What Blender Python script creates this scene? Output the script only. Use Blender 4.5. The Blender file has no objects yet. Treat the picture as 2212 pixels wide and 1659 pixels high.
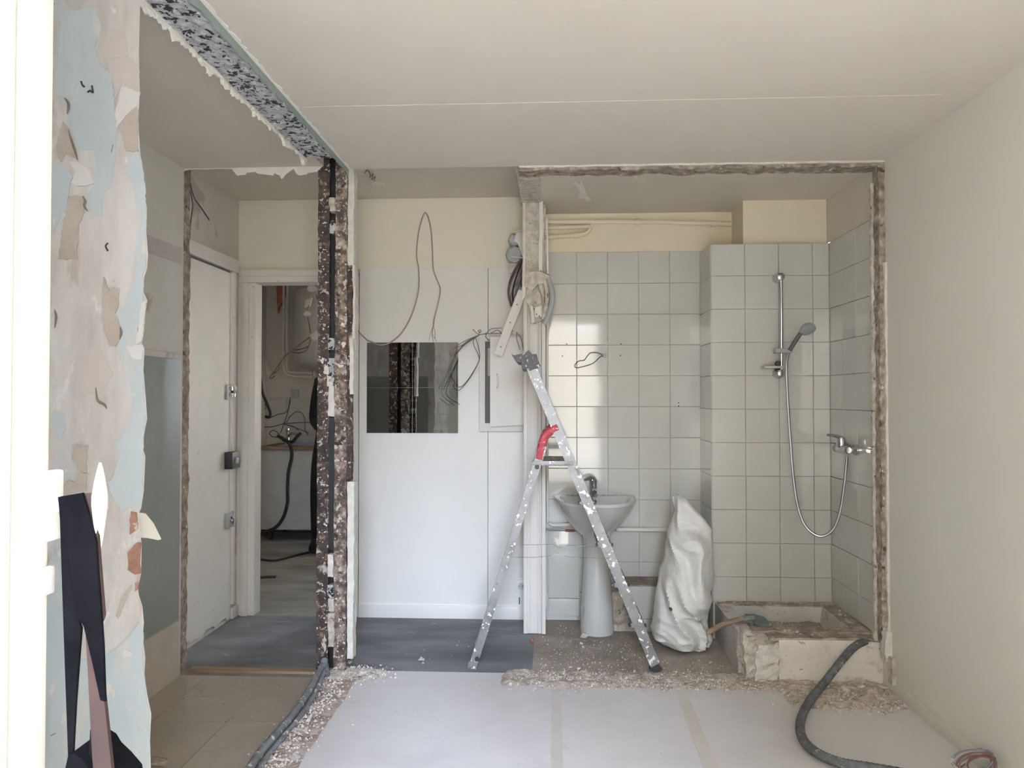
import bpy, bmesh, math, random
from mathutils import Vector, Matrix, noise
from mathutils.geometry import tessellate_polygon

# ------------------------------------------------------------------ camera
W, H, F = 2212.0, 1659.0, 1650.0
CAM = Vector((0.0, 0.0, 1.36))
YAW = math.atan((1188.0 - W / 2) / F)
PITCH = math.atan((860.0 - H / 2) / math.hypot(F, 1188.0 - W / 2))
FWD = Vector((-math.sin(YAW) * math.cos(PITCH), math.cos(YAW) * math.cos(PITCH), math.sin(PITCH)))
RIGHT = Vector((math.cos(YAW), math.sin(YAW), 0.0))
UP = RIGHT.cross(FWD)
scene = bpy.context.scene
C = scene.collection
cam_data = bpy.data.cameras.new('camera')
cam_data.sensor_fit = 'HORIZONTAL'; cam_data.sensor_width = 36.0; cam_data.lens = 36.0 * F / W
cam_data.clip_start = 0.02; cam_data.clip_end = 100
cam = bpy.data.objects.new('camera', cam_data); C.objects.link(cam)
cam.matrix_world = Matrix(((RIGHT.x, UP.x, -FWD.x, CAM.x), (RIGHT.y, UP.y, -FWD.y, CAM.y),
                           (RIGHT.z, UP.z, -FWD.z, CAM.z), (0, 0, 0, 1)))
scene.camera = cam
# ------------------------------------------------------------------ daylight
SKY = (0.79, 0.93, 1.21); SKY_STRENGTH = 51.0; EXPOSURE = 0.0
world = bpy.data.worlds.new('overcast_sky'); scene.world = world; world.use_nodes = True
bg = world.node_tree.nodes['Background']
bg.inputs[0].default_value = (*SKY, 1); bg.inputs[1].default_value = SKY_STRENGTH
def portal(name, loc, rot, sx, sy):
    l = bpy.data.lights.new(name, 'AREA'); l.shape = 'RECTANGLE'; l.size = sx; l.size_y = sy
    l.cycles.is_portal = True
    o = bpy.data.objects.new(name, l); C.objects.link(o); o.location = loc; o.rotation_euler = rot
    return o
portal('window_portal', (0.0, -0.14, 1.325), (math.radians(90), 0, math.radians(0)), 1.24, 1.95)
portal('kitchen_window_portal', (-0.42, 6.6, 1.6), (0, math.radians(90), 0), 1.2, 1.2)
vs = scene.view_settings
vs.view_transform = 'Standard'; vs.look = 'None'; vs.gamma = 1.0; vs.use_curve_mapping = False
vs.exposure = EXPOSURE
scene.cycles.use_denoising = True; scene.cycles.adaptive_threshold = 0.03
scene.cycles.max_bounces = 8; scene.cycles.diffuse_bounces = 5; scene.cycles.glossy_bounces = 3
scene.cycles.caustics_reflective = False; scene.cycles.caustics_refractive = False
scene.cycles.sample_clamp_indirect = 6.0

# ------------------------------------------------------------------ helpers
RND = random.Random(7)
def ray(px, py): return FWD * F + RIGHT * (px - W / 2) - UP * (py - H / 2)
def A(px, py, Y): d = ray(px, py); return CAM + d * (Y / d.y)              # photo point at depth Y
def AX(px, py, X): d = ray(px, py); return CAM + d * (X / d.x)             # ... on the plane x = X
def AZ(px, py, Z=0.0): d = ray(px, py); return CAM + d * ((Z - CAM.z) / d.z)  # ... on the level z = Z
def lin(c): return tuple(((v / 255) / 12.92 if v / 255 <= 0.04045 else ((v / 255 + 0.055) / 1.055) ** 2.4) for v in c)
WLOC = {}
def link(o, parent, origin):
    C.objects.link(o); WLOC[o.name] = Vector(origin)
    if parent is not None:
        o.parent = parent; o.location = Vector(origin) - WLOC[parent.name]
    else: o.location = origin
    return o
def tag(o, label=None, cat=None, group=None, kind=None):
    if label: o['label'] = label
    if cat: o['category'] = cat
    if group: o['group'] = group
    if kind: o['kind'] = kind
    return o
def thing(name, label, cat, loc, group=None, kind=None):
    o = bpy.data.objects.new(name, None); o.empty_display_size = 0.05
    link(o, None, loc); return tag(o, label, cat, group, kind)
def shade(me, ang=35):
    for p in me.polygons: p.use_smooth = True
    try: me.set_sharp_from_angle(angle=math.radians(ang))
    except Exception: pass
def obj(name, bm, mat, parent=None, smooth=False, origin=None, bevel=0):
    """Link a bmesh (world coordinates) as one mesh object."""
    if bevel:
        bmesh.ops.bevel(bm, geom=[e for e in bm.edges if e.calc_face_angle(0.0) > 0.3], offset=bevel, segments=2, affect='EDGES', profile=0.6)
    bmesh.ops.recalc_face_normals(bm, faces=bm.faces[:])
    if origin is None:
        xs = [v.co.x for v in bm.verts]; ys = [v.co.y for v in bm.verts]; zs = [v.co.z for v in bm.verts]
        origin = Vector(((min(xs) + max(xs)) / 2, (min(ys) + max(ys)) / 2, min(zs)))
    bmesh.ops.translate(bm, verts=bm.verts[:], vec=-Vector(origin))
    me = bpy.data.meshes.new(name); bm.to_mesh(me); bm.free()
    if smooth: shade(me)
    me.materials.append(mat)
    return link(bpy.data.objects.new(name, me), parent, origin)
def copy_of(o, name, origin, parent, rot=None, scale=None):
    c = bpy.data.objects.new(name, o.data)
    link(c, parent, origin)
    if rot: c.rotation_euler = rot
    if scale: c.scale = scale
    return c
def box_bm(x0, x1, y0, y1, z0, z1, bm=None):
    bm = bm or bmesh.new()
    r = bmesh.ops.create_cube(bm, size=1.0)
    bmesh.ops.scale(bm, verts=r['verts'], vec=(x1 - x0, y1 - y0, z1 - z0))
    bmesh.ops.translate(bm, verts=r['verts'], vec=((x0 + x1) / 2, (y0 + y1) / 2, (z0 + z1) / 2))
    return bm
def box(name, x0, x1, y0, y1, z0, z1, mat, parent=None, bevel=0):
    return obj(name, box_bm(x0, x1, y0, y1, z0, z1), mat, parent, bevel=bevel, smooth=bool(bevel))
def struct(o, label, cat): return tag(o, label, cat, kind='structure')
def nvec(p, s, seed=0):
    q = Vector(p) * s + Vector((seed * 13.7, seed * 7.3, seed * 3.1)); return noise.noise_vector(q)
def rough_bm(lo, hi, step, amp, seed=0, keep=(), scale=None, bm=None):
    """A box cut into a fine grid whose surface is broken up by noise; keep = faces left flat, e.g. ('y0',)."""
    lo = Vector(lo); hi = Vector(hi); d = hi - lo
    n = [max(1, int(round(d[i] / step))) for i in range(3)]
    own = bm is None
    bm = bm or bmesh.new()
    grid = {}
    def v(i, j, k):
        key = (i, j, k)
        if key not in grid:
            p = Vector((lo.x + d.x * i / n[0], lo.y + d.y * j / n[1], lo.z + d.z * k / n[2]))
            s = scale or 1 / (step * 3)
            o = nvec(p, s, seed) * amp + nvec(p, s * 3, seed + 5) * amp * 0.5
            for a, nm in enumerate('xyz'):
                idx = key[a]
                if (idx == 0 and nm + '0' in keep) or (idx == n[a] and nm + '1' in keep): o[a] = 0
            grid[key] = bm.verts.new(p + o)
        return grid[key]
    for j in range(n[1]):
        for k in range(n[2]):
            for i in (0, n[0]): bm.faces.new((v(i, j, k), v(i, j + 1, k), v(i, j + 1, k + 1), v(i, j, k + 1)))
    for i in range(n[0]):
        for k in range(n[2]):
            for j in (0, n[1]): bm.faces.new((v(i, j, k), v(i + 1, j, k), v(i + 1, j, k + 1), v(i, j, k + 1)))
    for i in range(n[0]):
        for j in range(n[1]):
            for k in (0, n[2]): bm.faces.new((v(i, j, k), v(i + 1, j, k), v(i + 1, j + 1, k), v(i, j + 1, k)))
    return bm
def mound_bm(x0, x1, y0, y1, h, seed, step=0.014):
    """Low heap with a ragged outline: a height field that dips below the floor at its edges."""
    bm = bmesh.new(); nx = int((x1 - x0) / step); ny = int((y1 - y0) / step); g = []
    for i in range(nx + 1):
        row = []
        for j in range(ny + 1):
            u, v = i / nx, j / ny; p = Vector((x0 + (x1 - x0) * u, y0 + (y1 - y0) * v, 0)); q = p * 14 + Vector((seed * 5.1, seed * 2.3, 0))
            e = min(1, min(u, 1 - u) * (x1 - x0) / 0.05) * min(1, min(v, 1 - v) * (y1 - y0) / 0.04)
            p.z = h * e * (0.62 + 0.9 * noise.noise(q) + 0.5 * noise.noise(q * 3.1)) - h * 0.22; row.append(bm.verts.new(p))
        g.append(row)
    for i in range(nx):
        for j in range(ny): bm.faces.new((g[i][j], g[i + 1][j], g[i + 1][j + 1], g[i][j + 1]))
    return bm
def prism_bm(pts, depth, bm=None):
    """Polygon (list of Vectors, any plane) extruded along vector depth."""
    bm = bm or bmesh.new()
    a = [bm.verts.new(p) for p in pts]; b = [bm.verts.new(Vector(p) + Vector(depth)) for p in pts]
    n = len(pts)
    for i, j, k in tessellate_polygon([[Vector(p) for p in pts]]):
        try: bm.faces.new((a[i], a[j], a[k])); bm.faces.new((b[k], b[j], b[i]))
        except ValueError: pass
    for i in range(n): bm.faces.new((a[i], a[(i + 1) % n], b[(i + 1) % n], b[i]))
    return bm
def spline(pts, n=8):
    pts = [Vector(p) for p in pts]
    P = [pts[0] * 2 - pts[1]] + pts + [pts[-1] * 2 - pts[-2]]
    out = []
    for i in range(1, len(P) - 2):
        p0, p1, p2, p3 = P[i - 1:i + 3]
        for k in range(n):
            t = k / n
            out.append(0.5 * ((2 * p1) + (p2 - p0) * t + (2 * p0 - 5 * p1 + 4 * p2 - p3) * t * t + (3 * p1 - p0 - 3 * p2 + p3) * t ** 3))
    out.append(pts[-1]); return out
def tube_bm(pts, r, seg=8, n=8, bm=None, smooth=True, ring=None):
    """Round tube along a smooth path; ring=(period, amp) gives a ribbed hose."""
    bm = bm or bmesh.new()
    path = spline(pts, n) if smooth and len(pts) > 2 else [Vector(p) for p in pts]
    prev = None; rings = []; s = 0.0
    up = Vector((0.12, 0.31, 0.94))
    for i, p in enumerate(path):
        t = (path[min(i + 1, len(path) - 1)] - path[max(i - 1, 0)])
        if t.length < 1e-9: t = Vector((0, 0, 1))
        t.normalize()
        if prev is None:
            u = up.cross(t)
            if u.length < 1e-3: u = Vector((1, 0, 0)).cross(t)
        else: u = prev - t * prev.dot(t)
        u.normalize(); w = t.cross(u); prev = u
        if i: s += (p - path[i - 1]).length
        rr = r(i / (len(path) - 1)) if callable(r) else r
        if ring: rr *= 1 + ring[1] * (1 if i % 2 else -1)
        rings.append([bm.verts.new(p + (u * math.cos(2 * math.pi * k / seg) + w * math.sin(2 * math.pi * k / seg)) * rr) for k in range(seg)])
    for a, b in zip(rings, rings[1:]):
        for k in range(seg): bm.faces.new((a[k], a[(k + 1) % seg], b[(k + 1) % seg], b[k]))
    bm.faces.new(rings[0][::-1]); bm.faces.new(rings[-1])
    return bm
def lathe_bm(prof, c, seg=24, axis='z', bm=None, sx=1.0, sy=1.0):
    """prof = [(radius, height)]; turned about an axis through c."""
    bm = bm or bmesh.new(); c = Vector(c); rings = []
    for r, h in prof:
        ring = []
        for k in range(seg):
            a = 2 * math.pi * k / seg; x, y = r * math.cos(a) * sx, r * math.sin(a) * sy
            v = {'z': Vector((x, y, h)), 'y': Vector((x, h, y)), 'x': Vector((h, x, y))}[axis]
            ring.append(bm.verts.new(c + v))
        rings.append(ring)
    for a, b in zip(rings, rings[1:]):
        for k in range(seg): bm.faces.new((a[k], a[(k + 1) % seg], b[(k + 1) % seg], b[k]))
    bm.faces.new(rings[0][::-1]); bm.faces.new(rings[-1])
    return bm
def bar_bm(p0, p1, w, d, side=(1, 0, 0), bm=None):
    """Rectangular bar from p0 to p1; w across `side`, d across the third direction."""
    bm = bm or bmesh.new(); p0 = Vector(p0); p1 = Vector(p1); t = (p1 - p0).normalized()
    s = Vector(side); s = (s - t * s.dot(t)).normalized(); q = t.cross(s)
    r = [[bm.verts.new(p + s * a * w / 2 + q * b * d / 2) for a, b in ((-1, -1), (1, -1), (1, 1), (-1, 1))] for p in (p0, p1)]
    for k in range(4): bm.faces.new((r[0][k], r[0][(k + 1) % 4], r[1][(k + 1) % 4], r[1][k]))
    bm.faces.new(r[0][::-1]); bm.faces.new(r[1]); return bm
def wire(name, pts, r, mat, parent=None, seg=6, n=6): return obj(name, tube_bm(pts, r, seg, n), mat, parent, smooth=True)

# ------------------------------------------------------------------ materials
def M(name, stops, scale=3.0, rough=0.6, bump=0.0, bscale=None, detail=4, stretch=(1, 1, 1), metal=0.0,
      spots=(), spec=0.5, rvar=0.0, rnd=0.0, coat=0.0):
    """stops: [(pos, srgb)] over fractal noise; spots: [(scale, threshold, softness, srgb, stretch)] wear and spatter."""
    m = bpy.data.materials.new(name); m.use_nodes = True
    nt = m.node_tree; N = nt.nodes; L = nt.links; b = N['Principled BSDF']
    geo = N.new('ShaderNodeNewGeometry')
    def noise_node(sc, st=(1, 1, 1), det=detail, off=0.0):
        mp = N.new('ShaderNodeMapping'); L.new(geo.outputs['Position'], mp.inputs[0])
        mp.inputs['Scale'].default_value = st; mp.inputs['Location'].default_value = (off, off * 0.7, off * 1.3)
        n = N.new('ShaderNodeTexNoise'); n.inputs['Scale'].default_value = sc; n.inputs['Detail'].default_value = det
        n.inputs['Roughness'].default_value = 0.6
        L.new(mp.outputs[0], n.inputs['Vector']); return n
    n1 = noise_node(scale, stretch)
    cr = N.new('ShaderNodeValToRGB'); L.new(n1.outputs[0], cr.inputs[0])
    el = cr.color_ramp.elements
    while len(el) < len(stops): el.new(0.5)
    for e, (p, c) in zip(el, stops): e.position = p; e.color = (*lin(c), 1)
    col = cr.outputs[0]
    for i, sp in enumerate(spots):
        sc, th, so, c = sp[:4]; st = sp[4] if len(sp) > 4 else (1, 1, 1)
        ns = noise_node(sc, st, 3, 3.1 * (i + 1))
        r2 = N.new('ShaderNodeValToRGB'); L.new(ns.outputs[0], r2.inputs[0])
        r2.color_ramp.elements[0].position = th; r2.color_ramp.elements[1].position = min(1, th + so)
        r2.color_ramp.elements[0].color = (0, 0, 0, 1); r2.color_ramp.elements[1].color = (1, 1, 1, 1)
        mx = N.new('ShaderNodeMixRGB'); L.new(r2.outputs[0], mx.inputs[0]); L.new(col, mx.inputs[1])
        mx.inputs[2].default_value = (*lin(c), 1); col = mx.outputs[0]
    if rnd:
        oi = N.new('ShaderNodeObjectInfo'); hs = N.new('ShaderNodeHueSaturation')
        mr = N.new('ShaderNodeMapRange'); L.new(oi.outputs['Random'], mr.inputs[0])
        mr.inputs[3].default_value = 1 - rnd; mr.inputs[4].default_value = 1 + rnd
        L.new(mr.outputs[0], hs.inputs['Value']); L.new(col, hs.inputs['Color']); col = hs.outputs[0]
    L.new(col, b.inputs['Base Color'])
    b.inputs['Roughness'].default_value = rough; b.inputs['Metallic'].default_value = metal
    b.inputs['Specular IOR Level'].default_value = spec
    if coat: b.inputs['Coat Weight'].default_value = coat; b.inputs['Coat Roughness'].default_value = 0.08
    if rvar:
        mr = N.new('ShaderNodeMapRange'); L.new(n1.outputs[0], mr.inputs[0])
        mr.inputs[3].default_value = max(0, rough - rvar); mr.inputs[4].default_value = min(1, rough + rvar)
        L.new(mr.outputs[0], b.inputs['Roughness'])
    if bump:
        nb = noise_node(bscale or scale * 6, (1, 1, 1), 3, 9.0)
        bp = N.new('ShaderNodeBump'); bp.inputs['Strength'].default_value = min(1.0, bump); bp.inputs['Distance'].default_value = 0.01
        L.new(nb.outputs[0], bp.inputs['Height']); L.new(bp.outputs[0], b.inputs['Normal'])
    return m
def plain(name, c, rough=0.5, metal=0.0, spec=0.5, coat=0.0):
    v = [max(0, x - 6) for x in c]; w = [min(255, x + 6) for x in c]
    return M(name, [(0.3, v), (0.7, w)], 9, rough, metal=metal, spec=spec, coat=coat)
m = {}
m['ceiling'] = M('ceiling_paint', [(0.3, (206, 197, 182)), (0.7, (213, 205, 191))], 1.2, 0.75, 0.05, 30)
m['ceiling_main'] = M('warm_ceiling_paint', [(0.3, (214, 205, 192)), (0.7, (221, 213, 201))], 1.2, 0.75, 0.05, 30)
m['wall'] = M('warm_wall_paint', [(0.3, (222, 219, 207)), (0.7, (228, 225, 214))], 1.5, 0.8, 0.06, 40, spots=[(140, 0.79, 0.02, (120, 105, 95))])
m['wall_left'] = M('grey_white_wall_paint', [(0.3, (196, 192, 184)), (0.7, (208, 204, 196))], 2, 0.6, 0.08, 25, spots=[(4, 0.62, 0.05, (176, 168, 158))])
m['dado'] = M('grey_blue_dado', [(0.3, (126, 129, 125)), (0.7, (138, 141, 136))], 2, 0.35, 0.04, 30)
m['plinth'] = M('beige_plinth', [(0.3, (170, 160, 148)), (0.7, (186, 176, 164))], 5, 0.6, 0.05)
m['screed'] = M('dark_screed', [(0.25, (82, 84, 87)), (0.5, (110, 112, 116)), (0.75, (136, 138, 141))], 3.0, 0.85, 0.25, 30, stretch=(0.6, 1.6, 1),
                spots=[(9, 0.66, 0.06, (150, 146, 142), (0.6, 2, 1))])
m['floor'] = M('dusty_grey_floor', [(0.3, (202, 197, 195)), (0.5, (212, 208, 206)), (0.72, (218, 214, 211))], 1.6, 0.7, 0.1, 60,
               spots=[(45, 0.72, 0.02, (216, 212, 206)), (70, 0.76, 0.02, (110, 102, 96)), (2.2, 0.64, 0.08, (186, 175, 166))])
m['bath_floor'] = M('dusty_brown_floor', [(0.3, (126, 116, 106)), (0.55, (150, 140, 130)), (0.75, (170, 160, 150))], 4, 0.9, 0.35, 40,
                    spots=[(60, 0.68, 0.03, (205, 198, 188))])
m['tile_floor'] = M('beige_floor_tile', [(0.3, (154, 144, 130)), (0.7, (168, 158, 144))], 3, 0.35, 0.02, 30, rnd=0.03,
                    spots=[(5, 0.63, 0.08, (150, 138, 124))])
m['grout'] = M('grey_grout', [(0.3, (120, 112, 104)), (0.7, (140, 132, 122))], 20, 0.9)
m['white_grout'] = M('pale_grout', [(0.35, (182, 179, 170)), (0.6, (202, 200, 193))], 6, 0.9, spots=[(5, 0.66, 0.05, (116, 106, 94), (1, 1, 2.5))])
m['tile'] = M('white_glazed_tile', [(0.3, (196, 195, 187)), (0.7, (205, 204, 197))], 2, 0.07, 0.012, 9, rnd=0.02, spec=0.5)
m['cream'] = M('cream_paint', [(0.3, (226, 216, 190)), (0.7, (233, 224, 200))], 2.5, 0.6, 0.05, 30, spots=[(6, 0.7, 0.05, (205, 194, 168))])
m['panel'] = M('white_panel', [(0.3, (230, 228, 222)), (0.7, (236, 234, 228))], 1.5, 0.35, 0.02, 12, spots=[(120, 0.8, 0.015, (90, 85, 80))])
m['panel_cream'] = M('cream_panel', [(0.3, (231, 225, 206)), (0.7, (237, 231, 213))], 1.5, 0.45, 0.02, 12)
m['white'] = M('white_paint', [(0.3, (226, 222, 214)), (0.7, (234, 230, 223))], 4, 0.45, 0.05, 30, spots=[(14, 0.7, 0.04, (196, 186, 170))])
m['leaf'] = M('bright_white_lacquer', [(0.3, (206, 202, 190)), (0.7, (214, 210, 199))], 4, 0.4, spots=[(20, 0.76, 0.02, (150, 136, 112))])
m['plaster'] = M('broken_plaster', [(0.3, (150, 140, 128)), (0.5, (186, 178, 166)), (0.7, (214, 208, 198))], 22, 0.9, 0.5, 80,
                 spots=[(30, 0.64, 0.04, (110, 96, 84))])
m['plaster_brown'] = M('brown_broken_edge', [(0.3, (92, 80, 70)), (0.5, (130, 118, 106)), (0.7, (176, 166, 154))], 26, 0.95, 0.7, 90,
                       spots=[(18, 0.64, 0.04, (66, 56, 50)), (24, 0.66, 0.03, (206, 198, 186))])
m['fresh_white'] = M('fresh_white_plaster', [(0.3, (238, 233, 222)), (0.7, (246, 243, 234))], 20, 0.8, 0.3, 80)
m['plaster_white'] = M('white_torn_plaster', [(0.3, (206, 200, 190)), (0.7, (232, 228, 220))], 20, 0.85, 0.4, 90)
m['concrete'] = M('speckled_concrete', [(0.3, (140, 140, 142)), (0.5, (176, 176, 178)), (0.7, (206, 206, 206))], 40, 0.9, 0.8, 60,
                  spots=[(46, 0.57, 0.02, (34, 34, 38)), (26, 0.60, 0.02, (40, 40, 44)), (14, 0.66, 0.03, (225, 222, 215))])
m['green'] = M('grey_green_paint', [(0.3, (120, 132, 128)), (0.7, (136, 146, 142))], 8, 0.7, 0.1)
m['rust'] = M('rusty_steel', [(0.25, (30, 26, 25)), (0.5, (58, 48, 45)), (0.7, (96, 78, 68))], 14, 0.75, 0.8, 70,
              spots=[(22, 0.60, 0.05, (128, 112, 102)), (9, 0.62, 0.06, (104, 70, 50)), (30, 0.60, 0.05, (36, 30, 30)), (30, 0.61, 0.03, (176, 166, 158)), (60, 0.62, 0.03, (206, 200, 196)), (5.5, 0.64, 0.06, (190, 184, 180))])
m['rust_pale'] = M('pale_rusty_steel', [(0.25, (44, 36, 34)), (0.45, (84, 72, 66)), (0.62, (150, 136, 124)), (0.75, (186, 176, 164))], 30, 0.8, 0.9, 70,
              spots=[(60, 0.62, 0.03, (214, 208, 200)), (9, 0.60, 0.06, (92, 66, 52)), (22, 0.60, 0.05, (44, 36, 34)), (28, 0.60, 0.03, (190, 182, 174)), (5, 0.64, 0.08, (206, 200, 194))])
m['black_steel'] = plain('black_steel', (24, 24, 28), 0.5)
m['rubble'] = M('rubble', [(0.3, (176, 166, 154)), (0.5, (200, 192, 182)), (0.7, (224, 218, 210))], 30, 0.95, 0.4, 90, rnd=0.14)
m['rubble_brown'] = M('brown_rubble', [(0.3, (120, 104, 92)), (0.6, (156, 142, 130))], 30, 0.95, 0.4, 90, rnd=0.2)
m['grit'] = M('grit', [(0.35, (140, 128, 116)), (0.5, (178, 168, 156)), (0.65, (222, 216, 206))], 60, 0.95)
m['dust'] = M('dirt', [(0.3, (104, 92, 82)), (0.5, (136, 124, 112)), (0.7, (172, 162, 150))], 14, 0.95, 0.6, 60,
              spots=[(50, 0.66, 0.03, (214, 206, 196)), (40, 0.68, 0.03, (70, 60, 54))])
m['debris'] = M('plaster_debris', [(0.3, (138, 126, 112)), (0.5, (168, 157, 144)), (0.7, (200, 191, 180))], 24, 0.95, 0.7, 60, spots=[(45, 0.64, 0.03, (224, 218, 208)), (40, 0.66, 0.03, (92, 80, 70))])
m['pink_dirt'] = M('pinkish_screed_dirt', [(0.3, (140, 120, 110)), (0.5, (172, 154, 144)), (0.7, (200, 188, 178))], 16, 0.95, 0.7, 50,
              spots=[(26, 0.66, 0.03, (226, 220, 212)), (30, 0.68, 0.03, (96, 80, 72))])
m['alu'] = M('paint_splashed_aluminium', [(0.3, (98, 98, 98)), (0.7, (136, 136, 136))], 12, 0.5, 0.1, 60, metal=0.7, rvar=0.1,
             spots=[(38, 0.60, 0.03, (236, 234, 228)), (30, 0.66, 0.03, (112, 110, 106))])
m['black_plastic'] = M('paint_splashed_black_plastic', [(0.3, (14, 14, 16)), (0.7, (30, 30, 33))], 20, 0.5, 0.1, spots=[(55, 0.62, 0.03, (190, 188, 184))])
m['black'] = plain('black_rubber', (26, 26, 28), 0.55)
m['hose'] = M('dusty_black_hose', [(0.3, (52, 54, 57)), (0.7, (92, 94, 96))], 30, 0.8, spots=[(40, 0.62, 0.05, (132, 130, 126))])
m['grey_pipe'] = M('dusty_grey_pipe', [(0.3, (92, 96, 100)), (0.7, (122, 126, 130))], 20, 0.7, spots=[(30, 0.58, 0.05, (196, 192, 186))])
m['red_tape'] = M('red_tape', [(0.3, (150, 52, 62)), (0.7, (176, 74, 84))], 40, 0.5, 0.3, 90, spots=[(60, 0.63, 0.03, (226, 206, 204))])
m['chrome'] = plain('chrome', (205, 205, 208), 0.12, 1.0)
m['brushed'] = plain('brushed_chrome', (170, 172, 175), 0.3, 1.0)
m['grey_plastic'] = plain('grey_plastic', (150, 154, 154), 0.45)
m['ceramic'] = M('dusty_ceramic', [(0.3, (200, 200, 196)), (0.7, (210, 210, 206))], 4, 0.15, coat=0.3, spots=[(7, 0.66, 0.1, (186, 180, 170))])
m['tray'] = M('dusty_tray_enamel', [(0.3, (176, 172, 164)), (0.7, (206, 204, 198))], 5, 0.5, spots=[(9, 0.6, 0.08, (146, 134, 122))])
m['bag'] = M('white_woven_sack', [(0.3, (214, 213, 206)), (0.7, (228, 227, 221))], 8, 0.5, 0.6, 22)
m['mirror'] = plain('mirror_silver', (225, 228, 226), 0.015, 1.0)
m['wood'] = M('raw_wood', [(0.3, (116, 98, 78)), (0.7, (152, 132, 108))], 10, 0.7, 0.2, stretch=(0.3, 3, 3))
m['dark_wood'] = M('dirty_wood', [(0.3, (96, 80, 66)), (0.7, (140, 120, 100))], 12, 0.7, 0.2, stretch=(0.3, 3, 3))
m['brick'] = M('brick', [(0.3, (150, 92, 76)), (0.7, (184, 120, 100))], 22, 0.9, 0.5)
m['valve_red'] = plain('dark_red_valve', (104, 42, 44), 0.5)
m['pier_brick'] = M('dull_brick', [(0.3, (112, 82, 70)), (0.7, (140, 104, 90))], 22, 0.9, 0.5, spots=[(30, 0.62, 0.05, (176, 160, 146))])
m['string'] = plain('grey_beige_cable', (140, 130, 114), 0.7)
m['wire_dark'] = plain('dark_wire', (66, 62, 62), 0.5)
m['wire_brown'] = plain('brown_wire', (98, 70, 64), 0.5)
m['wire_red'] = plain('maroon_wire', (92, 58, 60), 0.6)
m['paper'] = M('peeled_paper', [(0.3, (222, 216, 204)), (0.7, (234, 229, 219))], 8, 0.8)
m['navy'] = plain('navy_webbing', (8, 8, 11), 0.95, spec=0.06)
m['leather'] = M('brown_leather', [(0.3, (24, 13, 12)), (0.7, (44, 26, 23))], 14, 0.5)
m['shovel_steel'] = M('grey_painted_steel', [(0.3, (66, 74, 75)), (0.7, (92, 100, 100))], 14, 0.5, spots=[(30, 0.66, 0.03, (170, 160, 150))])
m['cabinet'] = plain('cabinet_white', (196, 196, 194), 0.4)
m['boiler'] = plain('boiler_enamel', (190, 190, 184), 0.35)
m['kitchen_floor'] = M('dusty_grey_kitchen_floor', [(0.3, (104, 102, 96)), (0.5, (134, 131, 124)), (0.75, (158, 155, 148))], 3, 0.9, 0.2, 30, stretch=(0.6, 1.6, 1))
m['kitchen_wall'] = M('kitchen_wall_paint', [(0.3, (200, 194, 184)), (0.7, (210, 205, 196))], 2, 0.7)
m['cloth_black'] = M('black_clothing', [(0.3, (14, 14, 18)), (0.7, (26, 26, 30))], 12, 0.9)
m['skin'] = plain('skin', (190, 150, 128), 0.55)
m['hair'] = plain('dark_hair', (34, 26, 22), 0.6)
m['facade'] = M('pinkish_beige_render', [(0.3, (214, 196, 168)), (0.7, (222, 206, 180))], 0.6, 0.9, 0.1, 4)
m['paving'] = M('pale_bounce_paving', [(0.3, (188, 174, 154)), (0.7, (202, 190, 170))], 2, 0.9)  # surface of the added outdoor ground, pale so it bounces light
m['pier'] = M('scraped_plaster_wall', [(0.3, (163, 159, 155)), (0.5, (181, 177, 174)), (0.7, (194, 191, 190))], 7, 0.8, 0.35, 18, stretch=(1.8, 1.8, 0.6),
              spots=[(6, 0.56, 0.12, (174, 177, 183), (2.0, 2.0, 0.5)), (9, 0.60, 0.10, (166, 155, 148), (1.8, 1.8, 0.6)), (12, 0.62, 0.05, (196, 195, 195), (1.5, 1.5, 0.7)), (60, 0.76, 0.02, (78, 73, 72))])
m['pier_blue'] = M('pale_blue_old_paint', [(0.3, (166, 175, 180)), (0.7, (178, 186, 190))], 5, 0.6, 0.25, 18, spots=[(10, 0.56, 0.14, (185, 185, 181), (1.8, 1.8, 0.5)), (24, 0.66, 0.05, (194, 189, 180), (1.5, 1.5, 0.6)), (4, 0.60, 0.10, (158, 163, 166), (2, 2, 0.5))])
m['pier_tan'] = M('tan_under_plaster', [(0.3, (148, 137, 129)), (0.7, (165, 157, 149))], 14, 0.9, 0.3, 50)
m['pier_sand'] = M('sand_skim_coat', [(0.3, (174, 166, 161)), (0.7, (183, 176, 172))], 8, 0.8, 0.15, 40)
m['pier_cream'] = M('cream_filler', [(0.3, (194, 191, 189)), (0.7, (200, 199, 198))], 8, 0.8, 0.15, 40)
glass = bpy.data.materials.new('window_glass'); glass.use_nodes = True
gb = glass.node_tree.nodes['Principled BSDF']; gb.inputs['Base Color'].default_value = (0.9, 0.95, 0.97, 1)
gb.inputs['Roughness'].default_value = 0.02; gb.inputs['Transmission Weight'].default_value = 1.0; gb.inputs['IOR'].default_value = 1.45
m['glass'] = glass
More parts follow.
